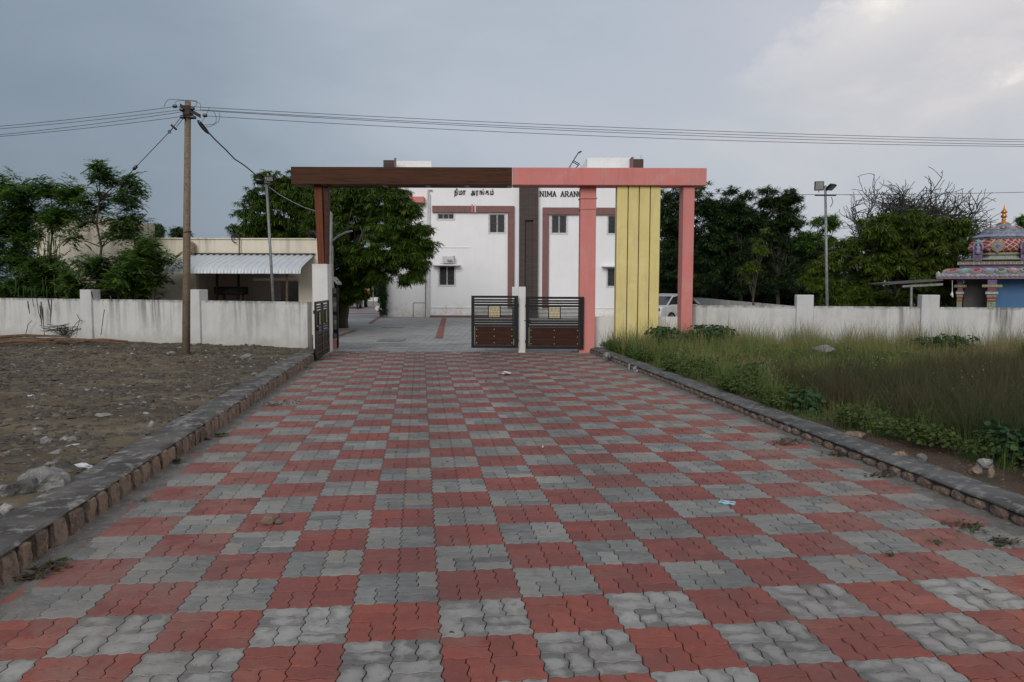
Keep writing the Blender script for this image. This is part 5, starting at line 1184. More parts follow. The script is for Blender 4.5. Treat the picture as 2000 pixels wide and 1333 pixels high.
def weedmat(name, stops, tipc, tipa=.6, trans=.2):
    mm = leafmat(name, (.1, .1, .1), (.1, .1, .1), None, trans, .7); t = mm.node_tree
    at_ = [n for n in t.nodes if n.type == 'ATTRIBUTE'][0]; b = t.nodes['Principled BSDF']; tr = [n for n in t.nodes if n.type == 'BSDF_TRANSLUCENT'][0]
    c = ramp(t, at_.outputs['Fac'], stops); tp_ = t.nodes.new('ShaderNodeAttribute'); tp_.attribute_name = 'tip'
    f = math_(t, 'MULTIPLY', math_(t, 'POWER', tp_.outputs['Fac'], 2.), tipa); c = mixc(t, f, c, tipc); L(t, c, b.inputs['Base Color']); L(t, c, tr.inputs[0]); return mm
M['grass'] = weedmat('weed_grass', [(0, (.045, .105, .018)), (.35, (.10, .175, .032)), (.6, (.160, .195, .048)), (.78, (.22, .19, .065)), (.86, (.175, .105, .05)), (1, (.24, .19, .10))], (.24, .21, .12), .55)
M['darkweed'] = weedmat('dark_weed', [(0, (.028, .055, .018)), (.5, (.062, .066, .030)), (1, (.10, .08, .042))], (.08, .068, .04), .45)
def dark_zone(u, v):           # the finer, browner weed fills the near right of the field
    return ((v < 8.2+.35*(u-6)) & (u > 5.9-.04*v)) 
def edge_ok(u, v, nz, near=0.): # bare soil by the kerb close to the camera
    lim = np.where(v > 6.4, 4.86+.12*nz, 4.86+np.clip((5.4-v)*.28, 0, .55)+.28*nz); return u > lim
def acc(u, v, x, y, nz, nz2, r_):
    lim = 21.55-(x-4.9)*.19; d = dark_zone(u, v)
    vis = (x < y*.70+1.2) | (r_.random(len(u)) < .25)
    thin = (nz2+nz*.7) > -.42
    return edge_ok(u, v, nz2) & (y < lim) & vis & thin & (r_.random(len(u)) < np.where(d, .3, 1.)) & (y > 1)
def hf(u, v, x, y, nz, nz2, r_):
    h = .30+.20*np.clip(nz2+.3, 0, 1)+.34*np.clip((y-16)/4, 0, 1); h = h*np.clip(np.where(v > 6.6, .8, .45)+(u-4.86)*.8, .45, 1.05); return h*(.38+.60*r_.random(len(u))**1.2)
def tn(u, v, x, y, nz, nz2, r_):
    far = np.clip((y-14.5)/4, 0, 1)*np.clip((x-6)/3, 0, 1); return .26+.42*far+.85*nz+.5*nz2-.38*np.clip(1.3-(u-4.86), 0, 1)+.5*(r_.random(len(u))-.5)
blades(230000, (4.86, 20), (-2.5, 18), acc, hf, .0042, M['grass'], 'weeds', 51, tn, .42)
def acc2(u, v, x, y, nz, nz2, r_):
    vis = (x < y*.70+1.); return dark_zone(u, v) & edge_ok(u, v, nz2) & vis & (nz2 > -.5) & (y > 1.5)
def hf2(u, v, x, y, nz, nz2, r_): return (.40+.28*np.clip(nz2+.3, 0, 1))*np.clip(.5+(u-5.1)*.7, .5, 1)*(.4+.75*r_.random(len(u)))
blades(190000, (4.86, 13.5), (-2.5, 10.9), acc2, hf2, .0048, M['darkweed'], 'dark_weeds', 52, lambda u, v, x, y, nz, nz2, r_: .45+.6*nz+.4*nz2+.6*(r_.random(len(u))-.5), .6)
# tall seed stalks along the back
def accs(u, v, x, y, nz, nz2, r_): return (y > 18.3) & (y < 21.4-(x-4.9)*.19) & (u > 4.9)
blades(5200, (4.9, 20), (11, 18), accs, lambda u, v, x, y, nz, nz2, r_: .5+.42*r_.random(len(u)), .0045, M['grass'], 'seed_stalks', 53, lambda u, v, x, y, nz, nz2, r_: .55+.4*r_.random(len(u)), .25)
# small grey green leaves mixed in the weeds
def leaf_clump(n, rad, sz, r_, hmax, droop=.3):
    V, F, T = [], [], []
    for i in range(n):
        a = r_.random()*6.283; rr = rad*math.sqrt(r_.random()); h_ = hmax*(.35+.65*r_.random())*(1-.4*rr/rad); c_ = np.array([rr*math.cos(a), rr*math.sin(a), h_])
        nrm = np.array([math.cos(a)*.5+r_.normal()*.35, math.sin(a)*.5+r_.normal()*.35, 1.]); nrm /= np.linalg.norm(nrm); e1 = np.cross(nrm, [0, 1., .1]); e1 /= np.linalg.norm(e1); e2 = np.cross(nrm, e1); s_ = sz*(.6+.6*r_.random()); b = len(V); m_ = 7
        V.append(c_-nrm*s_*.18); T.append(.2)
        tn_ = r_.random()
        for k in range(m_): t_ = 6.283*k/m_; V.append(c_+(e1*math.cos(t_)*(1+.12*math.cos(3*t_))+e2*math.sin(t_))*s_*.5); T.append(tn_)
        for k in range(m_): F.append((b, b+1+k, b+1+(k+1) % m_))
    return np.array(V), np.array(F), np.array(T)
M['smallweed'] = leafmat('small_leaved_weed', (.030, .056, .016), (.075, .110, .026), (.13, .145, .045), .3)
R2 = np.random.default_rng(17); T_BROAD = [leaf_clump(26, .30, .11, R2, .34) for _ in range(4)]; T_SMALL = [leaf_clump(40, .17, .042, R2, .27) for _ in range(4)]
n = 13000; u = R2.uniform(4.9, 17, n); v = R2.uniform(0, 17, n); x = OX+u*cY-v*sY; y = OY+u*sY+v*cY; k = edge_ok(u, v, noise_arr(x, y, 1.9, 4)) & (x < y*.7+1) & (y < 21.4-(x-4.9)*.19) & (noise_arr(x, y, .9, 9)+.5*noise_arr(x, y, 2.7, 3) > .0)
P = np.stack([x[k], y[k], np.full(k.sum(), .12)], 1); o = scatter(T_SMALL, P, (.7+.6*R2.random(len(P)))*np.where(dark_zone(u[k], v[k]), .8, .9), R2, .45*R2.random(len(P)), 'leafy_weeds', M['smallweed'], None, .2); o['kind'] = 'stuff'
def broad_plant(label, px0, px1, py, Yd, n, size, seed, z0=.35, group=None):
    r_ = np.random.default_rng(seed); x0, x1 = at(px0, 600, Yd).x, at(px1, 600, Yd).x; t = empty('broad_leaf_plant', ((x0+x1)/2, Yd, .1), label, 'plant', group)
    P = np.stack([r_.uniform(x0, x1, n), r_.uniform(Yd-.25, Yd+.25, n), r_.uniform(z0-.22, z0, n)], 1)
    b = MB()
    for p_ in P[:14]: b.tube([(p_[0], p_[1], .08), (p_[0]+.03, p_[1], p_[2]+.2)], .008, 4)
    child(b, 'stems', M['pod'], t)['kind'] = 'stuff'; o = scatter(T_BROAD, P, size*(.8+.4*r_.random(n)), r_, .35*r_.random(n), 'leaves', M['broad'], t, .3); o.location = -t.location; return t
broad_plant('dark broad leaved creeper heaped between yellow slab and right pink column', 1288, 1332, 655, 19.6, 20, .95, 1, .52)
broad_plant('broad leaved plant against the boundary wall just right of the right pink column', 1352, 1430, 650, 19.9, 22, .95, 2, .60)
broad_plant('low broad leaved patch right of the stony spot in the weeds', 1655, 1700, 730, 13.2, 9, .7, 3, .28)
broad_plant('pale green broad leaved weed in the middle of the field, nearer the kerb', 1455, 1500, 740, 14.5, 8, .65, 4, .25)
broad_plant('broad leaved plant at the foot of the right wall near its second pillar', 1800, 1890, 645, 18.6, 18, .7, 5, .52)
broad_plant('bright broad leaved plant at the right edge of the photo, close to the kerb', 1968, 2060, 880, 7.6, 14, .62, 6, .34)
broad_plant('broad leaved weeds beside the kerb halfway down the drive', 1560, 1600, 790, 10.6, 8, .6, 7, .26)
# ------------------------------------------------------------------ temple on the right
YT = 29.6
def tmat(nm, c1, c2, sc, rg, bs, bst, **k):
    f = lambda c: tuple(x*.72 for x in c)
    if 'c3' not in k: k['c3'] = tuple(x*.3 for x in c2); k['s3'] = 22
    return pmat(nm, f(c1), f(c2), sc, rg, bs, .5, bdist=.02, **k)
M['t_lav'] = tmat('temple_lavender', (.31, .30, .40), (.24, .22, .33), 6, .7, 50, .3, c3=(.40, .36, .46), s3=9); M['t_pink'] = tmat('temple_pink', (.48, .26, .28), (.40, .20, .24), 7, .7, 50, .3, c3=(.34, .3, .36), s3=14)
M['t_teal'] = tmat('temple_teal', (.20, .40, .38), (.28, .48, .46), 7, .7, 50, .3); M['t_cream'] = tmat('temple_cream', (.42, .38, .22), (.34, .30, .18), 9, .7, 50, .3)
M['t_green'] = tmat('temple_green', (.10, .24, .16), (.30, .42, .28), 8, .7, 50, .3); M['t_red'] = tmat('temple_red', (.28, .06, .06), (.36, .12, .10), 8, .7, 50, .3)
M['t_blue'] = pmat('temple_blue', (.07, .155, .29), (.06, .135, .25), 2, .8, 50, .1); M['t_grey'] = pmat('temple_grey_wall', (.10, .09, .09), (.07, .065, .065), 3, .9, 50, .3)
M['t_gold'] = pmat('temple_copper', (.55, .24, .07), (.40, .17, .05), 8, .35, 50, .1, metal=.6, spec=.5); M['t_purple'] = tmat('temple_purple', (.16, .11, .21), (.23, .18, .30), 6, .7, 50, .3)
M['t_white'] = tmat('temple_pale', (.48, .52, .46), (.40, .46, .42), 8, .7, 50, .3)
def lattice():
    mm, t, b = newmat('temple_lattice'); p = pos(t, True); s = t.nodes.new('ShaderNodeSeparateXYZ'); L(t, p, s.inputs[0])
    h_ = math_(t, 'ADD', s.outputs[0], math_(t, 'MULTIPLY', s.outputs[1], .6)); fs_ = []
    for sg in (1, -1):
        f = math_(t, 'FRACT', math_(t, 'MULTIPLY', math_(t, 'ADD', h_, math_(t, 'MULTIPLY', s.outputs[2], 1.25*sg)), 4.6)); fs_.append(math_(t, 'LESS_THAN', math_(t, 'ABSOLUTE', math_(t, 'SUBTRACT', f, .5)), .12))
    f = math_(t, 'MAXIMUM', *fs_); c = mixc(t, f, mixc(t, noise_(t, p, 5), (.22, .045, .045), (.15, .035, .045)), (.46, .28, .24)); L(t, c, b.inputs['Base Color']); b.inputs['Roughness'].default_value = .7; bump(t, b, f, .8, .03); return mm
M['t_lat'] = lattice()
cxT = at(1957, 500, YT).x
temple = empty('temple', (cxT, YT, 0), 'small brightly painted shrine with tiered roof and copper finial behind the right wall', 'temple')
temple.rotation_euler.z = -math.atan2(cxT, YT); KT = math.cos(math.atan2(cxT, YT))
def hwz(p_, y_): hw = p_*KT*YT/(F_PX+p_*KT); return hw, at(1957, y_, YT-hw*KT).z
def tier(prof, name, mat, n=4, smooth=False):
    b = MB(); b.smooth = smooth; k = math.sqrt(2) if n == 4 else 1/math.cos(math.pi/n); pr = [hwz(*q) for q in prof]
    b.lathe((0, 0, 0), [(h_*k, z_) for h_, z_ in pr], n, math.pi/n); return b.build(name, mat, temple)
tier([(132, 545), (133, 543), (132, 540.5)], 'eave_edge', M['t_pink'])
tier([(130, 540.4), (122, 534), (110, 528.5), (98, 525.5), (87, 523.8)], 'curved_eave', M['t_lav'])
tier([(84, 523.7), (84, 517.5)], 'purple_band', M['t_purple']); tier([(89, 517.4), (89.5, 514), (87, 513.8), (89, 510.5)], 'cornice', M['t_cream'])
for k in range(34): 
    h_, z_ = hwz(89.6, 513.9); xx = -h_+2*h_*(k+.5)/34; b = MB().box((xx-.03, -h_-.02, z_-.05), (xx+.02, -h_+.03, z_+.03)).build('dentil', M['t_pink'] if k % 2 else M['t_white'], temple)
tier([(62, 510.4), (78, 507), (70, 504.5), (62, 503.5), (60, 499), (66, 497.4)], 'lotus_base', M['t_white'], 8)
tier([(67, 497.3), (67, 493.6)], 'rail_band', M['t_cream'], 8)
tier([(60, 493.5), (68, 489), (70.5, 483), (67, 474), (58, 466.5)], 'dome', M['t_lat'], 8)
tier([(57, 466.4), (60, 465), (56, 462.6)], 'dome_ring', M['t_teal'], 8)
tier([(61, 462.5), (61, 461), (56, 458.5), (47, 456.5), (47, 453.6)], 'lavender_roof', M['t_lav'], 8); tier([(44, 453.5), (44, 451.5), (35, 447), (24, 442.5), (15, 441), (15, 438)], 'petal_cap', M['t_teal'], 12)
for k in range(12):
    a_ = 2*math.pi*k/12; h1, z1_ = hwz(42, 451.2); h2, z2_ = hwz(25, 443); o1, o2 = Vector((math.cos(a_)*h1, math.sin(a_)*h1, z1_)), Vector((math.cos(a_)*h2, math.sin(a_)*h2, z2_)); tn_ = Vector((-math.sin(a_), math.cos(a_), 0)); up_ = (o2-o1).normalized(); nn_ = tn_.cross(up_); nn_ = nn_ if nn_.z > 0 else -nn_; c_ = (o1+o2)/2
    for w_, off, mt_, nm_ in ((.17, .04, 't_lav', 'petal'), (.115, .06, 't_red' if k % 2 else 't_pink', 'petal'), (.05, .075, 't_white', 'petal_heart')):
        b = MB(); b.prism([c_+nn_*off+tn_*w_*math.cos(q_)+up_*w_*1.1*math.sin(q_) for q_ in np.linspace(0, 2*math.pi, 13)[:-1]], -nn_*.05); b.build(nm_, M[mt_], temple)
h0, z0 = hwz(0.01, 438.2); sc_ = YT/F_PX
prof = [(0, 438.5), (12, 438.5), (9, 435.5), (4.5, 434), (2.6, 431), (4.6, 429.5), (2.4, 428), (3, 426.5), (5.4, 424), (5.2, 421), (2.6, 418.5), (3.6, 417), (5.8, 415.5), (4.4, 412.5), (3.2, 411), (1.6, 408), (.8, 403), (0, 400)]
b = MB(); b.smooth = True; b.lathe((0, 0, 0), [(max(r_, .01)*sc_, at(1957, y_, YT).z) for r_, y_ in prof], 14); b.build('finial', M['t_gold'], temple)
# painted petals on the eave, front and left faces, each with rim and heart
cols = ['t_pink', 't_teal', 't_pink', 't_lav', 't_teal', 't_pink', 't_teal', 't_lav', 't_pink']
def slope_pt(side, s_, p_, y_):
    h_, z_ = hwz(p_, y_); return Vector((s_*h_, -h_, z_)) if side == 0 else Vector((-h_, -s_*h_, z_))
for side in (0, 1):
    for k in range(9):
        s_ = -0.86+1.72*k/8; c_ = slope_pt(side, s_, 113, 530.8); e1 = Vector((1, 0, 0)) if side == 0 else Vector((0, -1, 0)); dn = (slope_pt(side, s_, 128, 538.8)-slope_pt(side, s_, 100, 526)).normalized(); nn_ = e1.cross(dn).normalized()
        if nn_.z < 0: nn_ = -nn_
        for (w_, l_, off, mt_, nm_) in ((.235, .20, .05, 't_cream', 'petal'), (.19, .16, .08, cols[k], 'petal'), (.10, .085, .105, 't_white' if k % 2 else 't_red', 'petal_heart')):
            b = MB(); P_ = [c_+nn_*off+e1*w_*math.cos(a)+dn*l_*math.sin(a) for a in np.linspace(0, 2*math.pi, 15)[:-1]]; b.prism(P_, -nn_*.06); b.build(nm_, M[mt_], temple)
for k in range(27):   # scalloped lip
    p_ = slope_pt(0, -1+2*(k+.5)/27, 131.5, 540); b = MB(); b.lathe((p_.x, p_.y, p_.z), [(.085, -.01), (.06, .035), (0.01, .05)], 8); b.build('scallop', M['t_lav' if k % 2 else 't_teal'], temple)
MB().rock(tuple(slope_pt(0, -.985, 130, 537)), .09, .09, .12, 2).build('corner_knob', M['t_white'], temple)
# medallion and niches of the dome
hm, zm = hwz(70, 481); hm *= .985
for r0, mt_, off in ((.22, 't_cream', .02), (.17, 't_pink', .04), (.12, 't_teal', .06), (.07, 't_purple', .08)):
    b = MB(); b.lathe((0, 0, 0), [(r0, 0), (r0*.9, .03)], 18); o = b.build('medallion', M[mt_], temple); o.location = (-.15, -hm-off, zm); o.rotation_euler = (math.pi/2, 0, 0)
MB().box((-.19, -hm-.06, hwz(70, 494)[1]), (-.11, -hm+.05, zm-.2)).build('medallion_stem', M['t_cream'], temple)
for xx in (-.77, .73):
    z0_, z1_ = hwz(60, 497.2)[1], hwz(60, 468)[1]; yy = -hm+.02
    MB().box((xx-.15, yy-.08, z0_-.24), (xx+.15, yy+.4, z0_)).build('niche_base', M['t_purple'], temple)
    MB().box((xx-.16, yy-.05, z0_+.01), (xx+.16, yy+.35, z0_+.42)).build('niche', M['t_purple'], temple)
    b = MB(); b.smooth = True; b.tube([(xx+.16*math.cos(a), yy-.07, z0_+.26+.18*math.sin(a)) for a in np.linspace(-.5, 3.64, 12)], .035, 7); b.build('niche_arch', M['t_lav'], temple)
    b = MB(); b.smooth = True; b.lathe((xx, yy-.08, z0_), [(.08, .01), (.09, .1), (.05, .2), (.075, .28), (.035, .33), (.055, .39), (.015, .46)], 10); b.build('statuette', M['t_lav'], temple)
    MB().rock((xx, yy-.05, z0_+.47), .10, .09, .09, 7).build('niche_crest', M['t_teal'], temple)
# hall below the eave
def tb(b, n_, m_): return b.build(n_, M[m_], temple)
hw_e, z_e = hwz(132, 545.2)
xg0, xg1 = [(q_-1957)*28.6/F_PX*KT for q_ in (1884, 1932)]
tb(MB().box((xg0, -1.0, -.03), (xg1, -.8, z_e-.02)), 'grey_wall', 't_grey'); tb(MB().box((xg1, -1.35, -.03), (hw_e*.93, -1.0, z_e-.02)), 'blue_wall', 't_blue'); tb(MB().box((hw_e*.93-.2, -.99, -.03), (hw_e*.93, 2, z_e-.02)), 'side_wall', 't_blue'); tb(MB().box((xg0, 1.8, -.03), (hw_e*.92-.21, 2, z_e-.02)), 'rear_wall', 't_grey')
tb(MB().box((-hw_e*.9, -hw_e*.9, z_e-.02), (hw_e*.9, hw_e*.9, z_e+.12)), 'ceiling_slab', 't_grey')
def tpillar(px_, Yd, wpx):
    x_ = (px_-1957)*Yd/F_PX*KT; y_ = Yd-YT; k = Yd/F_PX*KT; w_ = wpx*k/2; zz = lambda py_: at(px_, py_, Yd).z
    tb(MB().box((x_-w_, y_-w_, -.03), (x_+w_, y_+w_, zz(590.5))), 'pillar_shaft', 't_green')
    for j in (-.5, 0, .5): tb(MB().box((x_+j*w_-.015, y_-w_-.012, .5), (x_+j*w_+.015, y_-w_+.01, zz(591))), 'stripe', 't_cream')
    for y0_, y1_, f_, m_ in ((590.4, 587, 1.08, 't_red'), (586.9, 584.5, 1.0, 't_cream'), (584.4, 581, 1.12, 't_red'), (580.9, 577, 1.18, 't_cream'), (576.9, 575.6, 1.3, 't_purple'), (575.5, 570.5, 1.5, 't_white'), (570.4, 568, 1.25, 't_purple'), (567.9, 562, 1.0, 't_red')):
        tb(MB().box((x_-w_*f_, y_-w_*f_, zz(y0_)), (x_+w_*f_, y_+w_*f_, zz(y1_)), .01), 'pillar_band', m_)
    tb(MB().box((x_-w_*2.4, y_-w_*.9, zz(561.9)), (x_+w_*2.4, y_+w_*.9, zz(556.5)), .02), 'bracket_beam', 't_cream'); tb(MB().box((x_-w_*1.1, y_-w_*.8, zz(556.4)), (x_+w_*1.1, y_+w_*.8, z_e-.03)), 'pillar_top', 't_purple')
tpillar(1940.5, 27.6, 17); tpillar(1876, 28.1, 11)
cn = empty('lean_to_roof', (at(1785, 560, 28).x, 28, 0), 'thin dark lean to sheet roof on a post left of the shrine', 'canopy')
a_, b_ = at(1736, 553.5, 28), at(1842, 546, 28); b = MB(); b.prism([a_, b_, b_-Vector((0, 0, .05)), a_-Vector((0, 0, .05))], (0, 1.6, 0)); child(b, 'roof_sheet', M['t_grey'], cn)
a_, b_ = at(1763, 558, 28.05), at(1842, 553.5, 28.05); b = MB(); b.prism([a_, b_, b_-Vector((0, 0, .08)), a_-Vector((0, 0, .07))], (0, .05, 0)); child(b, 'fascia', M['grey_metal'], cn)
child(MB().tube([at(1779, 640, 28.1), at(1780, 559, 28.1)], .045, 8), 'post', M['grey_metal'], cn)
tag(MB().tube([at(1860, 548, 27.8), at(1860, 569, 27.8), at(1859, 576, 27.8), at(1861, 581, 27.8)], [.008, .01, .05, .02], 6).build('hanging_ornament', M['frame']), 'small white ornament hanging under the shrine eave left of the thin pillar', 'ornament')

# ------------------------------------------------------------------ vehicles
M['carwhite'] = pmat('white_car_paint', (.60, .61, .62), None, 3, .3, 50, 0, spec=.5); M['tyre'] = pmat('tyre', (.015, .015, .015), None, 3, .85, 50, 0); M['rim'] = pmat('wheel_rim', (.35, .35, .36), None, 3, .35, 50, 0, metal=.7)
M['vyellow'] = pmat('yellow_vehicle_paint', (.62, .30, .02), (.5, .24, .02), 3, .4, 50, 0, spec=.5); M['lamp'] = pmat('headlamp_glass', (.75, .76, .74), None, 3, .15, 50, 0, spec=.7)
def side_poly(b, pts, x0, x1, inset=0.): b.prism([(x0, y, z) for y, z in pts], (x1-x0, 0, 0))
def wheel(par, x, y, r_, w_):
    b = MB(); b.smooth = True; b.lathe((0, 0, 0), [(r_*.6, -w_/2), (r_*.95, -w_/2), (r_, -w_/3), (r_, w_/3), (r_*.95, w_/2), (r_*.6, w_/2)], 24); wo_ = b.build('wheel', M['tyre'], par); wo_.location = (x, y, r_); wo_.rotation_euler = (0, math.pi/2, 0)
    b = MB(); b.lathe((0, 0, 0), [(r_*.6, -w_/2-.004), (r_*.5, -w_/2+.02), (.05, -w_/2-.01)], 16); b.lathe((0, 0, 0), [(r_*.6, w_/2+.004), (r_*.5, w_/2-.02), (.05, w_/2+.01)][::-1], 16); b.build('rim', M['rim'], wo_)
def car(loc, rz, label):
    c_ = empty('parked_car', loc, label, 'car'); c_.rotation_euler.z = rz
    low_ = [(-2.15, .28), (-2.2, .55), (-2.12, .86), (-1.75, .93), (-1.2, .96), (.75, .95), (1.9, .78), (2.15, .62), (2.2, .35), (2.1, .22), (-2.1, .22)]
    b = MB(); b.prism([(-.82, y, z) for y, z in low_], (1.64, 0, 0)); import bmesh
    o = b.build('body', M['carwhite'], c_); md = o.modifiers.new('bevel', 'BEVEL'); md.width = .07; md.segments = 3
    b = MB(); cab = [(-1.62, .93), (-1.02, 1.34), (-.3, 1.45), (.35, 1.38), (1.05, .93)]; vs_ = [(-.76, y, z) for y, z in cab]; n = len(cab)
    b.add([(-.76 if z < 1 else -.6, y, z) for y, z in cab]+[(.76 if z < 1 else .6, y, z) for y, z in cab], [tuple(range(n)), tuple(range(2*n-1, n-1, -1))]+[(i, i+1, n+i+1, n+i) for i in range(n-1)]); o = b.build('cabin', M['glass'], c_)
    b = MB(); b.add([(-.62, -1.0, 1.35), (.62, -1.0, 1.35), (.62, -.3, 1.47), (-.62, -.3, 1.47), (.6, .33, 1.40), (-.6, .33, 1.40), (-.62, -1.0, 1.30), (.62, -1.0, 1.30), (.62, -.3, 1.42), (-.62, -.3, 1.42), (.6, .33, 1.35), (-.6, .33, 1.35)], [(0, 1, 2, 3), (3, 2, 4, 5), (0, 3, 9, 6), (3, 5, 11, 9), (1, 7, 8, 2), (2, 8, 10, 4), (0, 6, 7, 1), (5, 4, 10, 11)]); b.build('roof', M['carwhite'], c_)
    for sx in (-1, 1):
        for (y0, y1) in ((-1.62, -1.0), (1.05, .34), (-.32, -.28)):
            b = MB(); z1_ = 1.35 if y0 != -.32 else 1.43; b.tube([(sx*.775, y0, .93), (sx*.62, y1, z1_)], .04, 6); b.build('window_post', M['carwhite'], c_)
        for y in (-1.35, 1.35): wheel(c_, sx*.76, y, .31, .2)
        b = MB(); b.box((sx*.823-.004, -1.0, .50), (sx*.823+.004, 1.0, .52)); b.build('trim_line', M['grill'], c_)
    for sx in (-1, 1): MB().box((sx*.62-.16, 2.13, .55), (sx*.62+.16, 2.2, .68), .02).build('headlight', M['lamp'], c_); MB().box((sx*.66-.12, -2.2, .66), (sx*.66+.12, -2.13, .8), .02).build('tail_light', M['t_red'], c_)
    return c_
qc = at(1284, 600, 37); car((qc.x+1.35*math.sin(R(48)), 37+1.35*math.cos(R(48)), -.02), R(-48), 'white sedan parked in the courtyard between yellow slab and right pink column')
yv = empty('yellow_truck', (at(682, 600, 60).x, 60, -.01), 'yellow mini truck parked beyond the neem tree, mostly hidden by leaves', 'truck')
b = MB(); b.prism([(-.95, -.9, .45), (-.95, .6, .45), (-.95, .6, 2.0), (-.95, -.35, 2.0), (-.95, -.8, 1.25)], (1.9, 0, 0)); b.build('cab', M['vyellow'], yv)
MB().box((-.98, -1.0, .42), (.98, -.88, .68), .03).build('bumper', M['vyellow'], yv); MB().box((-.55, -.97, .78), (.55, -.895, 1.02), .02).build('grille', M['grill'], yv)
for sx in (-.75, .75): MB().box((sx-.14, -.98, .80), (sx+.14, -.9, 1.0), .03).build('headlight', M['lamp'], yv)
MB().prism([(-.82, -.83, 1.32), (.82, -.83, 1.32), (.82, -.42, 1.92), (-.82, -.42, 1.92)], (0, -.02, 0)).build('windscreen', M['glass'], yv)
MB().box((-.95, .7, .7), (.95, 3.6, 1.5), .03).build('cargo_bed', M['vyellow'], yv)
for sx in (-.82, .82):
    for y in (-.3, 2.6): wheel(yv, sx, y, .34, .22)
mo = gr(705, 603); bk = empty('parked_scooter', (mo.x, mo.y-.6, 0), 'dark scooter parked beside the yellow truck', 'scooter')
for y in (-.6, .6): wheel(bk, 0, y, .28, .12)
MB().prism([(-.12, -.65, .35), (-.12, .6, .3), (-.12, .75, .75), (-.12, .1, .78), (-.12, -.1, .4), (-.12, -.45, .45), (-.12, -.6, 1.0), (-.12, -.68, 1.0)], (.24, 0, 0)).build('body', M['black'], bk); MB().tube([(-.3, -.58, 1.02), (.3, -.58, 1.02)], .025, 6).build('handlebar', M['black'], bk); MB().box((-.14, .1, .79), (.14, .8, .87), .03).build('seat', M['tyre'], bk)

# ------------------------------------------------------------------ rubble, stones, litter
mm, t, b = newmat('rubble_stone'); a = t.nodes.new('ShaderNodeAttribute'); a.attribute_name = 'tint'
c = ramp(t, a.outputs['Fac'], [(0, (.03, .025, .02)), (.4, (.075, .062, .046)), (.7, (.145, .12, .085)), (.82, (.12, .085, .06)), (.93, (.24, .235, .22)), (1, (.50, .49, .47))]); c = mixc(t, noise_(t, pos(t), 30, 3), c, (.09, .08, .065)); L(t, c, b.inputs['Base Color']); b.inputs['Roughness'].default_value = .9
M['rubble'] = mm
def stones(name, n, urange, vrange, keep, size, mat, seed, hfun, par=None, flat=.45, tintp=1.):
    r_ = np.random.default_rng(seed); u = r_.uniform(*urange, n); v = r_.uniform(*vrange, n); k = keep(u, v, r_); u, v = u[k], v[k]; n = len(u)
    x = OX+u*cY-v*sY; y = OY+u*sY+v*cY; z = np.array([hfun(a, b) for a, b in zip(u, v)])
    base = np.array([(1, 0, 0), (.3, .9, .1), (-.8, .6, 0), (-.9, -.4, .1), (0, -1, 0), (.7, -.7, .1), (.5, .3, .8), (-.45, -.25, .72)], float)
    F0 = [(0, 1, 6), (1, 2, 6), (2, 7, 6), (2, 3, 7), (3, 4, 7), (4, 6, 7), (4, 5, 6), (5, 0, 6)]
    sz = size*(.35+r_.random(n)**3*2.2); a = r_.random(n)*6.283; J = base[None]*(1+.35*r_.normal(size=(n, 8, 1)))*sz[:, None, None]; J[:, :, 2] *= flat+.5*r_.random(n)[:, None]
    X_ = J[:, :, 0]*np.cos(a)[:, None]-J[:, :, 1]*np.sin(a)[:, None]; Y_ = J[:, :, 0]*np.sin(a)[:, None]+J[:, :, 1]*np.cos(a)[:, None]
    V = np.stack([X_+x[:, None], Y_+y[:, None], J[:, :, 2]+z[:, None]-.002], 2).reshape(-1, 3); F = (np.array(F0)[None]+(np.arange(n)*8)[:, None, None]).reshape(-1, 3)
    o = fastmesh(name, V, F, mat, par, np.repeat(r_.random(n)**tintp, 8)); o['kind'] = 'stuff'; return o
def kL(u, v, r_):
    x = OX+u*cY-v*sY; y = OY+u*sY+v*cY; nz = noise_arr(x, y*1.8, 1.1, 2); inf = (x > -.72*y-1.5) & (y < 21-(x+5.5)*.39-.1) & (y > 1.5)
    return inf & (r_.random(len(u)) < np.clip(.5+1.9*nz, .12, 1))
stones('rubble', 150000, (-18, -3.16), (-1, 20), kL, .024, M['rubble'], 61, heightL, None, .25, 1.7)
def kL2(u, v, r_):
    x = OX+u*cY-v*sY; y = OY+u*sY+v*cY; return (x > -.72*y-1.5) & (y < 21-(x+5.5)*.39-.1) & (y > 1.5) & (r_.random(len(u)) < np.clip(.25+2*noise_arr(x, y, .8, 8), .03, 1))
stones('broken_rubble', 6000, (-20, -3.2), (-2, 22), kL2, .042, M['rubble'], 62, heightL, None, .14, 2.6)
hR = lambda u, v: .10
M['gravel'] = pmat('reddish_gravel', (.10, .06, .045), (.06, .045, .035), 30, .95, 60, .5, c3=(.2, .15, .12), s3=40)
stones('gravel', 6000, (4.95, 7), (-2, 6.2), lambda u, v, r_: r_.random(len(u)) < .8, .011, M['gravel'], 63, hR)
def rocks(lst):
    for (px_, py_, z_, w_, h_, lab, mt_, sd_, *grp) in lst:
        q = gr(px_, py_, z_); k = q.y/F_PX; o = MB(); o.smooth = False; o.rock((0, 0, 0), w_*k/2, w_*k*.38, h_*k*.62, sd_, 3, .28, 1); o = o.build('rock', M[mt_]); o.location = (q.x, q.y, z_+h_*k*.22); tag(o, lab, 'rock', grp[0] if grp else None)
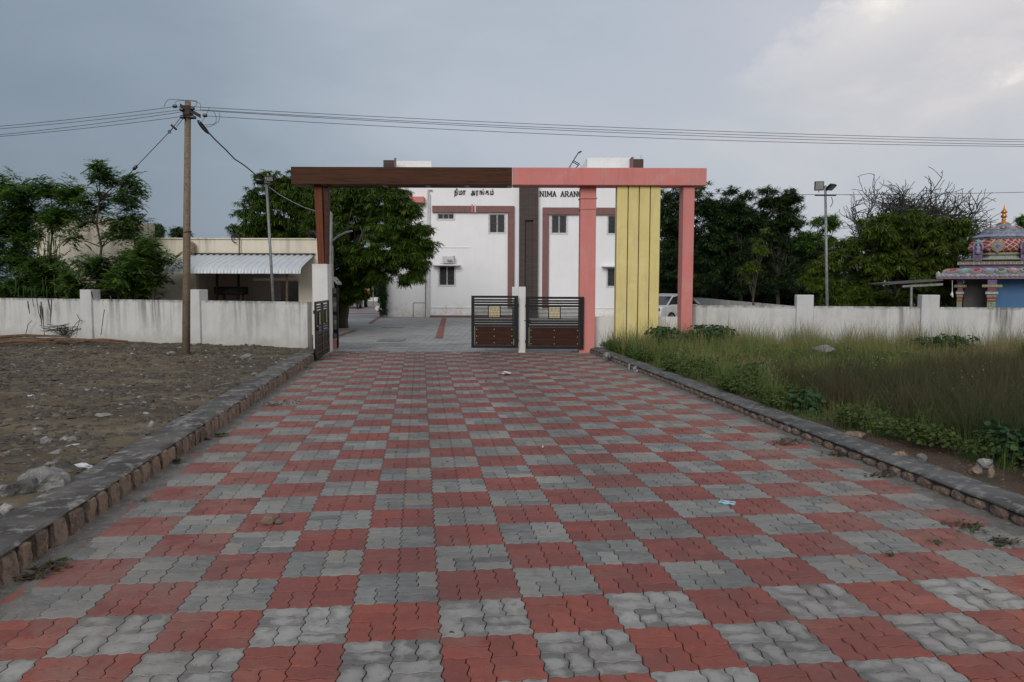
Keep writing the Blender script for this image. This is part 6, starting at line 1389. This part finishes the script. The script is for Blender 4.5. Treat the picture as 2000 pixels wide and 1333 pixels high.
rocks([(84, 955, .17, 98, 52, 'largest pale grey boulder lying in the rubble behind the left kerb', 'rock', 11, 'loose rocks in the lot'), (38, 968, .17, 62, 38, 'darker grey rock leaning on the left side of the pale boulder', 'kerbtop2', 12, 'loose rocks in the lot'),
       (14, 1004, .17, 34, 22, 'small grey rock at the left edge, nearest to the kerb corner', 'rock', 13, 'loose rocks in the lot'), (91, 866, .17, 26, 15, 'grey rock alone in the rubble beyond the pale boulder', 'rock', 14, 'loose rocks in the lot'),
       (296, 838, .17, 16, 16, 'upright grey stone touching the back of the left kerb', 'rock', 15, 'loose rocks in the lot'), (482, 701, .15, 24, 12, 'whitish rock in the grass near the far end of the left kerb', 'rock', 16, 'loose rocks in the lot'),
       (335, 693, .14, 22, 8, 'flat pale stone at the foot of the concrete pole', 'rock', 17, 'loose rocks in the lot'), (497, 734, .16, 16, 8, 'small white stone behind the far part of the left kerb', 'rock', 18, 'loose rocks in the lot'),
       (1668, 852, .11, 40, 10, 'flat brown stone on the soil beside the right kerb, farthest of the row', 'rockb', 21, 'stones by the right kerb'), (1755, 894, .11, 30, 12, 'round brown stone in the middle of the bare soil strip', 'rockb', 22, 'stones by the right kerb'),
       (1800, 899, .11, 22, 16, 'egg shaped pale stone on the bare soil strip', 'rock', 23, 'stones by the right kerb'), (1922, 912, .11, 38, 20, 'blue grey stone on top of the small pile near the right edge', 'rock', 24, 'stones by the right kerb'),
       (1905, 925, .11, 26, 16, 'brown stone under the blue grey one near the right edge', 'rockb', 25, 'stones by the right kerb'), (1935, 931, .11, 16, 22, 'tall ochre stone at the right end of the small pile', 'kstone', 26, 'stones by the right kerb'),
       (1606, 688, .3, 58, 16, 'grey lump of broken concrete among the brown weeds', 'rock', 27), (1185, 697, .12, 20, 10, 'whitish stone on the kerb end beside the pink column', 'rock', 28), (1182, 701, 0, 12, 8, 'little pale stone at the foot of the right kerb near the gate', 'rock', 29)])
q = gr(524, 1022); o = MB(); o.smooth = True; o.rock((0, 0, 0), .078, .052, .045, 33, 3, .2, 1); o = o.build('stone', M['rockb']); o.location = (q.x, q.y, .02); tag(o, 'brown fist sized stone lying on a red square of the paving', 'stone')
o = MB(); o.rock((0, 0, 0), .035, .03, .02, 35, 2, .3, 1); o = o.build('stone', M['kerbtop2']); o.location = (q.x+.085, q.y-.01, .012); tag(o, 'small dark chip touching the brown stone on the paving', 'stone')
# face mask
M['mask'] = pmat('mask_blue', (.22, .45, .55), (.28, .5, .58), 9, .8, 60, .2); M['maskw'] = pmat('mask_white', (.5, .55, .56), None, 9, .8, 60, .2)
q = gr(1420, 984); fm = empty('face_mask', (q.x, q.y, 0), 'pale blue disposable face mask lying flat on the paving', 'face mask'); fm.rotation_euler.z = -.5; fm.scale = (.74, .74, 1)
b = MB(); n = 8; V_ = []
for i in range(n+1):
    for j in range(5): V_.append((-.085+.17*i/n, -.05+.1*j/4, .006+.006*math.sin(i*1.3+j)*1+.004*(j % 2)))
b.add(V_, [(i*5+j, (i+1)*5+j, (i+1)*5+j+1, i*5+j+1) for i in range(n) for j in range(4)]); b.add([(x, y, .003) for x, y, z in V_], [(i*5+j, i*5+j+1, (i+1)*5+j+1, (i+1)*5+j) for i in range(n) for j in range(4)]); b.build('mask_sheet', M['mask'], fm)
MB().box((-.088, .036, .012), (.088, .052, .016)).build('border', M['maskw'], fm)
for sx in (-1, 1): MB().tube([(sx*.085, .04, .008), (sx*.098, .02, .004), (sx*.097, -.02, .004), (sx*.085, -.045, .008)], .0022, 5).build('ear_loop', M['maskw'], fm)
# crumpled red and white wrapper near the gate
q = gr(988, 732); w2 = empty('crumpled_wrapper', (q.x, q.y, 0), 'crumpled white and dark red wrapper on the paving before the gate', 'litter')
MB().rock((0, 0, .03), .11, .07, .035, 41, 2, .5).build('foil', M['maskw'], w2); MB().rock((.02, -.05, .018), .12, .05, .022, 42, 2, .5).build('red_fold', M['t_red'], w2)
for k, (px_, py_, lab) in enumerate(((1060, 876, 'tiny white paper scrap on a red square in mid drive'), (60, 775, 'white plastic scrap on the rubble far left'), (160, 915, 'crumpled white plastic bag in the rubble above the pale boulder'), (140, 875, 'thin pale plastic sheet lying on the rubble left of the kerb'), (118, 893, 'small white plastic piece beside the crumpled bag'))):
    q = gr(px_, py_, .0 if k == 0 else .17); k_ = q.y/F_PX; o = MB(); sz = (7, 30, 34, 26, 12)[k]*k_/2; o.rock((0, 0, 0), sz, sz*.5, .012 if k != 2 else .03, 50+k, 2, .6); o = o.build('plastic_scrap', M['maskw']); o.location = (q.x, q.y, q.z+.02); tag(o, lab, 'litter', 'scraps of litter')
# leaf litter heaps, sprigs, dark specks on the paving
M['deadleaf'] = leafmat('dead_leaf', (.035, .025, .016), (.07, .05, .028), (.12, .085, .045), .1, .8)
def litter(name, lab, spots, n, mat, seed, sz=.03):
    r_ = np.random.default_rng(seed); P = []
    for (px_, py_, rx, z_) in spots:
        q = gr(px_, py_, z_); k = q.y/F_PX
        for _ in range(n): P.append((q.x+r_.normal()*rx*k*.5, q.y+r_.normal()*rx*k*.4, q.z+.004+r_.random()*.018))
    P = np.array(P); m_ = len(P); a = r_.random(m_)*6.28; e1 = np.stack([np.cos(a), np.sin(a), r_.normal(size=m_)*.25], 1)*sz*(.5+r_.random(m_))[:, None]; e2 = np.stack([-np.sin(a), np.cos(a), r_.normal(size=m_)*.25], 1)*sz*.3
    V = np.stack([P-e1, P+e2, P+e1, P-e2], 1).reshape(-1, 3); F = np.arange(m_*4).reshape(-1, 4); o = fastmesh(name, V, F, mat, None, np.repeat(r_.random(m_), 4)); o['kind'] = 'stuff'; return o
litter('leaf_litter', None, [(560, 787, 40, 0), (535, 792, 24, 0), (600, 720, 26, 0), (620, 703, 20, 0), (1390, 772, 26, 0), (1375, 778, 20, 0), (1545, 862, 40, 0), (1530, 868, 30, 0), (1890, 1030, 45, 0), (1960, 1060, 30, 0), (100, 1112, 40, 0), (60, 1130, 30, 0), (1720, 930, 30, 0), (1640, 890, 26, 0), (400, 860, 10, 0), (1020, 686, 20, 0), (940, 690, 30, 0)], 60, M['deadleaf'], 71)
litter('fallen_sprigs', None, [(1828, 1060, 18, 0), (1738, 1086, 10, 0), (1895, 1040, 26, 0), (1950, 1068, 10, 0), (288, 978, 22, 0), (105, 1105, 22, 0), (125, 1095, 14, 0), (1905, 1028, 14, 0)], 20, M['broad'], 72, .022)
litter('kerb_moss', None, [(430, 850, 12, .02), (345, 902, 8, .02), (460, 704, 40, .15), (480, 730, 20, .16), (420, 690, 60, .13), (540, 692, 40, .13), (475, 712, 30, .15)], 130, M['broad'], 73, .022)
stones('dark_specks', 700, (-2.3, 4.3), (-1, 17), lambda u, v, r_: r_.random(len(u)) < np.clip(.2+.8*(np.abs(u-1)/3.2)**2, 0, 1), .009, M['twig'], 64, lambda u, v: .0)
# brown stalks stacked along the left wall
for k, (xa_, ya_, xb_, yb_, lab) in enumerate(((-40, 661, 130, 657, 'long brown stalk lying along the foot of the left wall, rearmost'), (20, 667, 190, 664, 'long brown stalk lying on the rubble near the left wall, middle one'), (-30, 671, 110, 669, 'long brown stalk lying on the rubble, nearest the camera'), (100, 665, 235, 671, 'brown stalk pointing right from the heap by the first wall pillar'), (150, 668, 250, 667, 'short dark stalk beside the first wall pillar'))):
    p0, p1 = gr(xa_, ya_, .22), gr(xb_, yb_, .22); tag(MB().tube([p0, p0.lerp(p1, .5)+Vector((0, 0, .05)), p1], [.05, .045, .02], 7).build('palm_stalk', M['dry']), lab, 'stalk', 'brown stalks by the left wall')
r_ = np.random.default_rng(77); b = MB(); q = gr(128, 658, .2)
for _ in range(22): b.tube([q, q+Vector((r_.normal()*.25, r_.normal()*.1, .12+.2*r_.random())), q+Vector((r_.normal()*.5, r_.normal()*.15, .15+.3*r_.random()))], .010, 4)
for _ in range(8): b.tube([q+Vector((.3, 0, 0)), q+Vector((1.2+r_.random()*.6, 0, .06+.12*r_.random()))], .009, 4)
tag(b.build('dead_branch', M['twig']), 'small heap of bare grey twigs at the foot of the left wall', 'branch')
tag(MB().tube([gr(420, 755, .21), gr(465, 745, .23)], .008, 5).build('dry_stick', M['rock']), 'thin pale stick lying on the rubble behind the left kerb', 'stick')
# whitewashed digits on the kerb face beside the drive
M['chalk'] = pmat('chalk_paint', (.62, .60, .58), (.4, .38, .36), 30, .9, 60, .2)
for ch_, px_ in (('1', 1231), ('6', 1240)):
    me = glyph(ch_); me.materials.clear(); me.materials.append(M['chalk']); o = bpy.data.objects.new('painted_digit', me); C.objects.link(o); o.parent = kr
    o.location = UV(4.495, 12.2+(.62 if ch_ == '1' else .12), .01); o.rotation_euler = (math.pi/2, 0, YAW-math.pi/2); o.scale = (.85, .17, 1)

# tiny pale flower heads among the weeds nearer the gate
M['floret'] = pmat('pale_floret', (.26, .24, .13), (.20, .18, .10), 20, .9, 60, 0)
n = 1900; u = R2.uniform(5., 12, n); v = R2.uniform(5.5, 17, n); x = OX+u*cY-v*sY; y = OY+u*sY+v*cY; k = (noise_arr(x, y, .8, 12) > .02) & (y < 21-(x-4.9)*.19) & (x < y*.7)
x, y = x[k], y[k]; n = len(x); z = .34+.25*R2.random(n); a = R2.random(n)*6.28; r0 = .006+.008*R2.random(n)
P = np.stack([x, y, z], 1); e1 = np.stack([np.cos(a), np.sin(a), np.zeros(n)], 1)*r0[:, None]; e2 = np.array([0, 0, 1.])[None]*r0[:, None]*1.3
V = np.stack([P-e1, P-e2, P+e1, P+e2], 1).reshape(-1, 3); o = fastmesh('weed_florets', V, np.arange(n*4).reshape(-1, 4), M['floret']); o['kind'] = 'stuff'
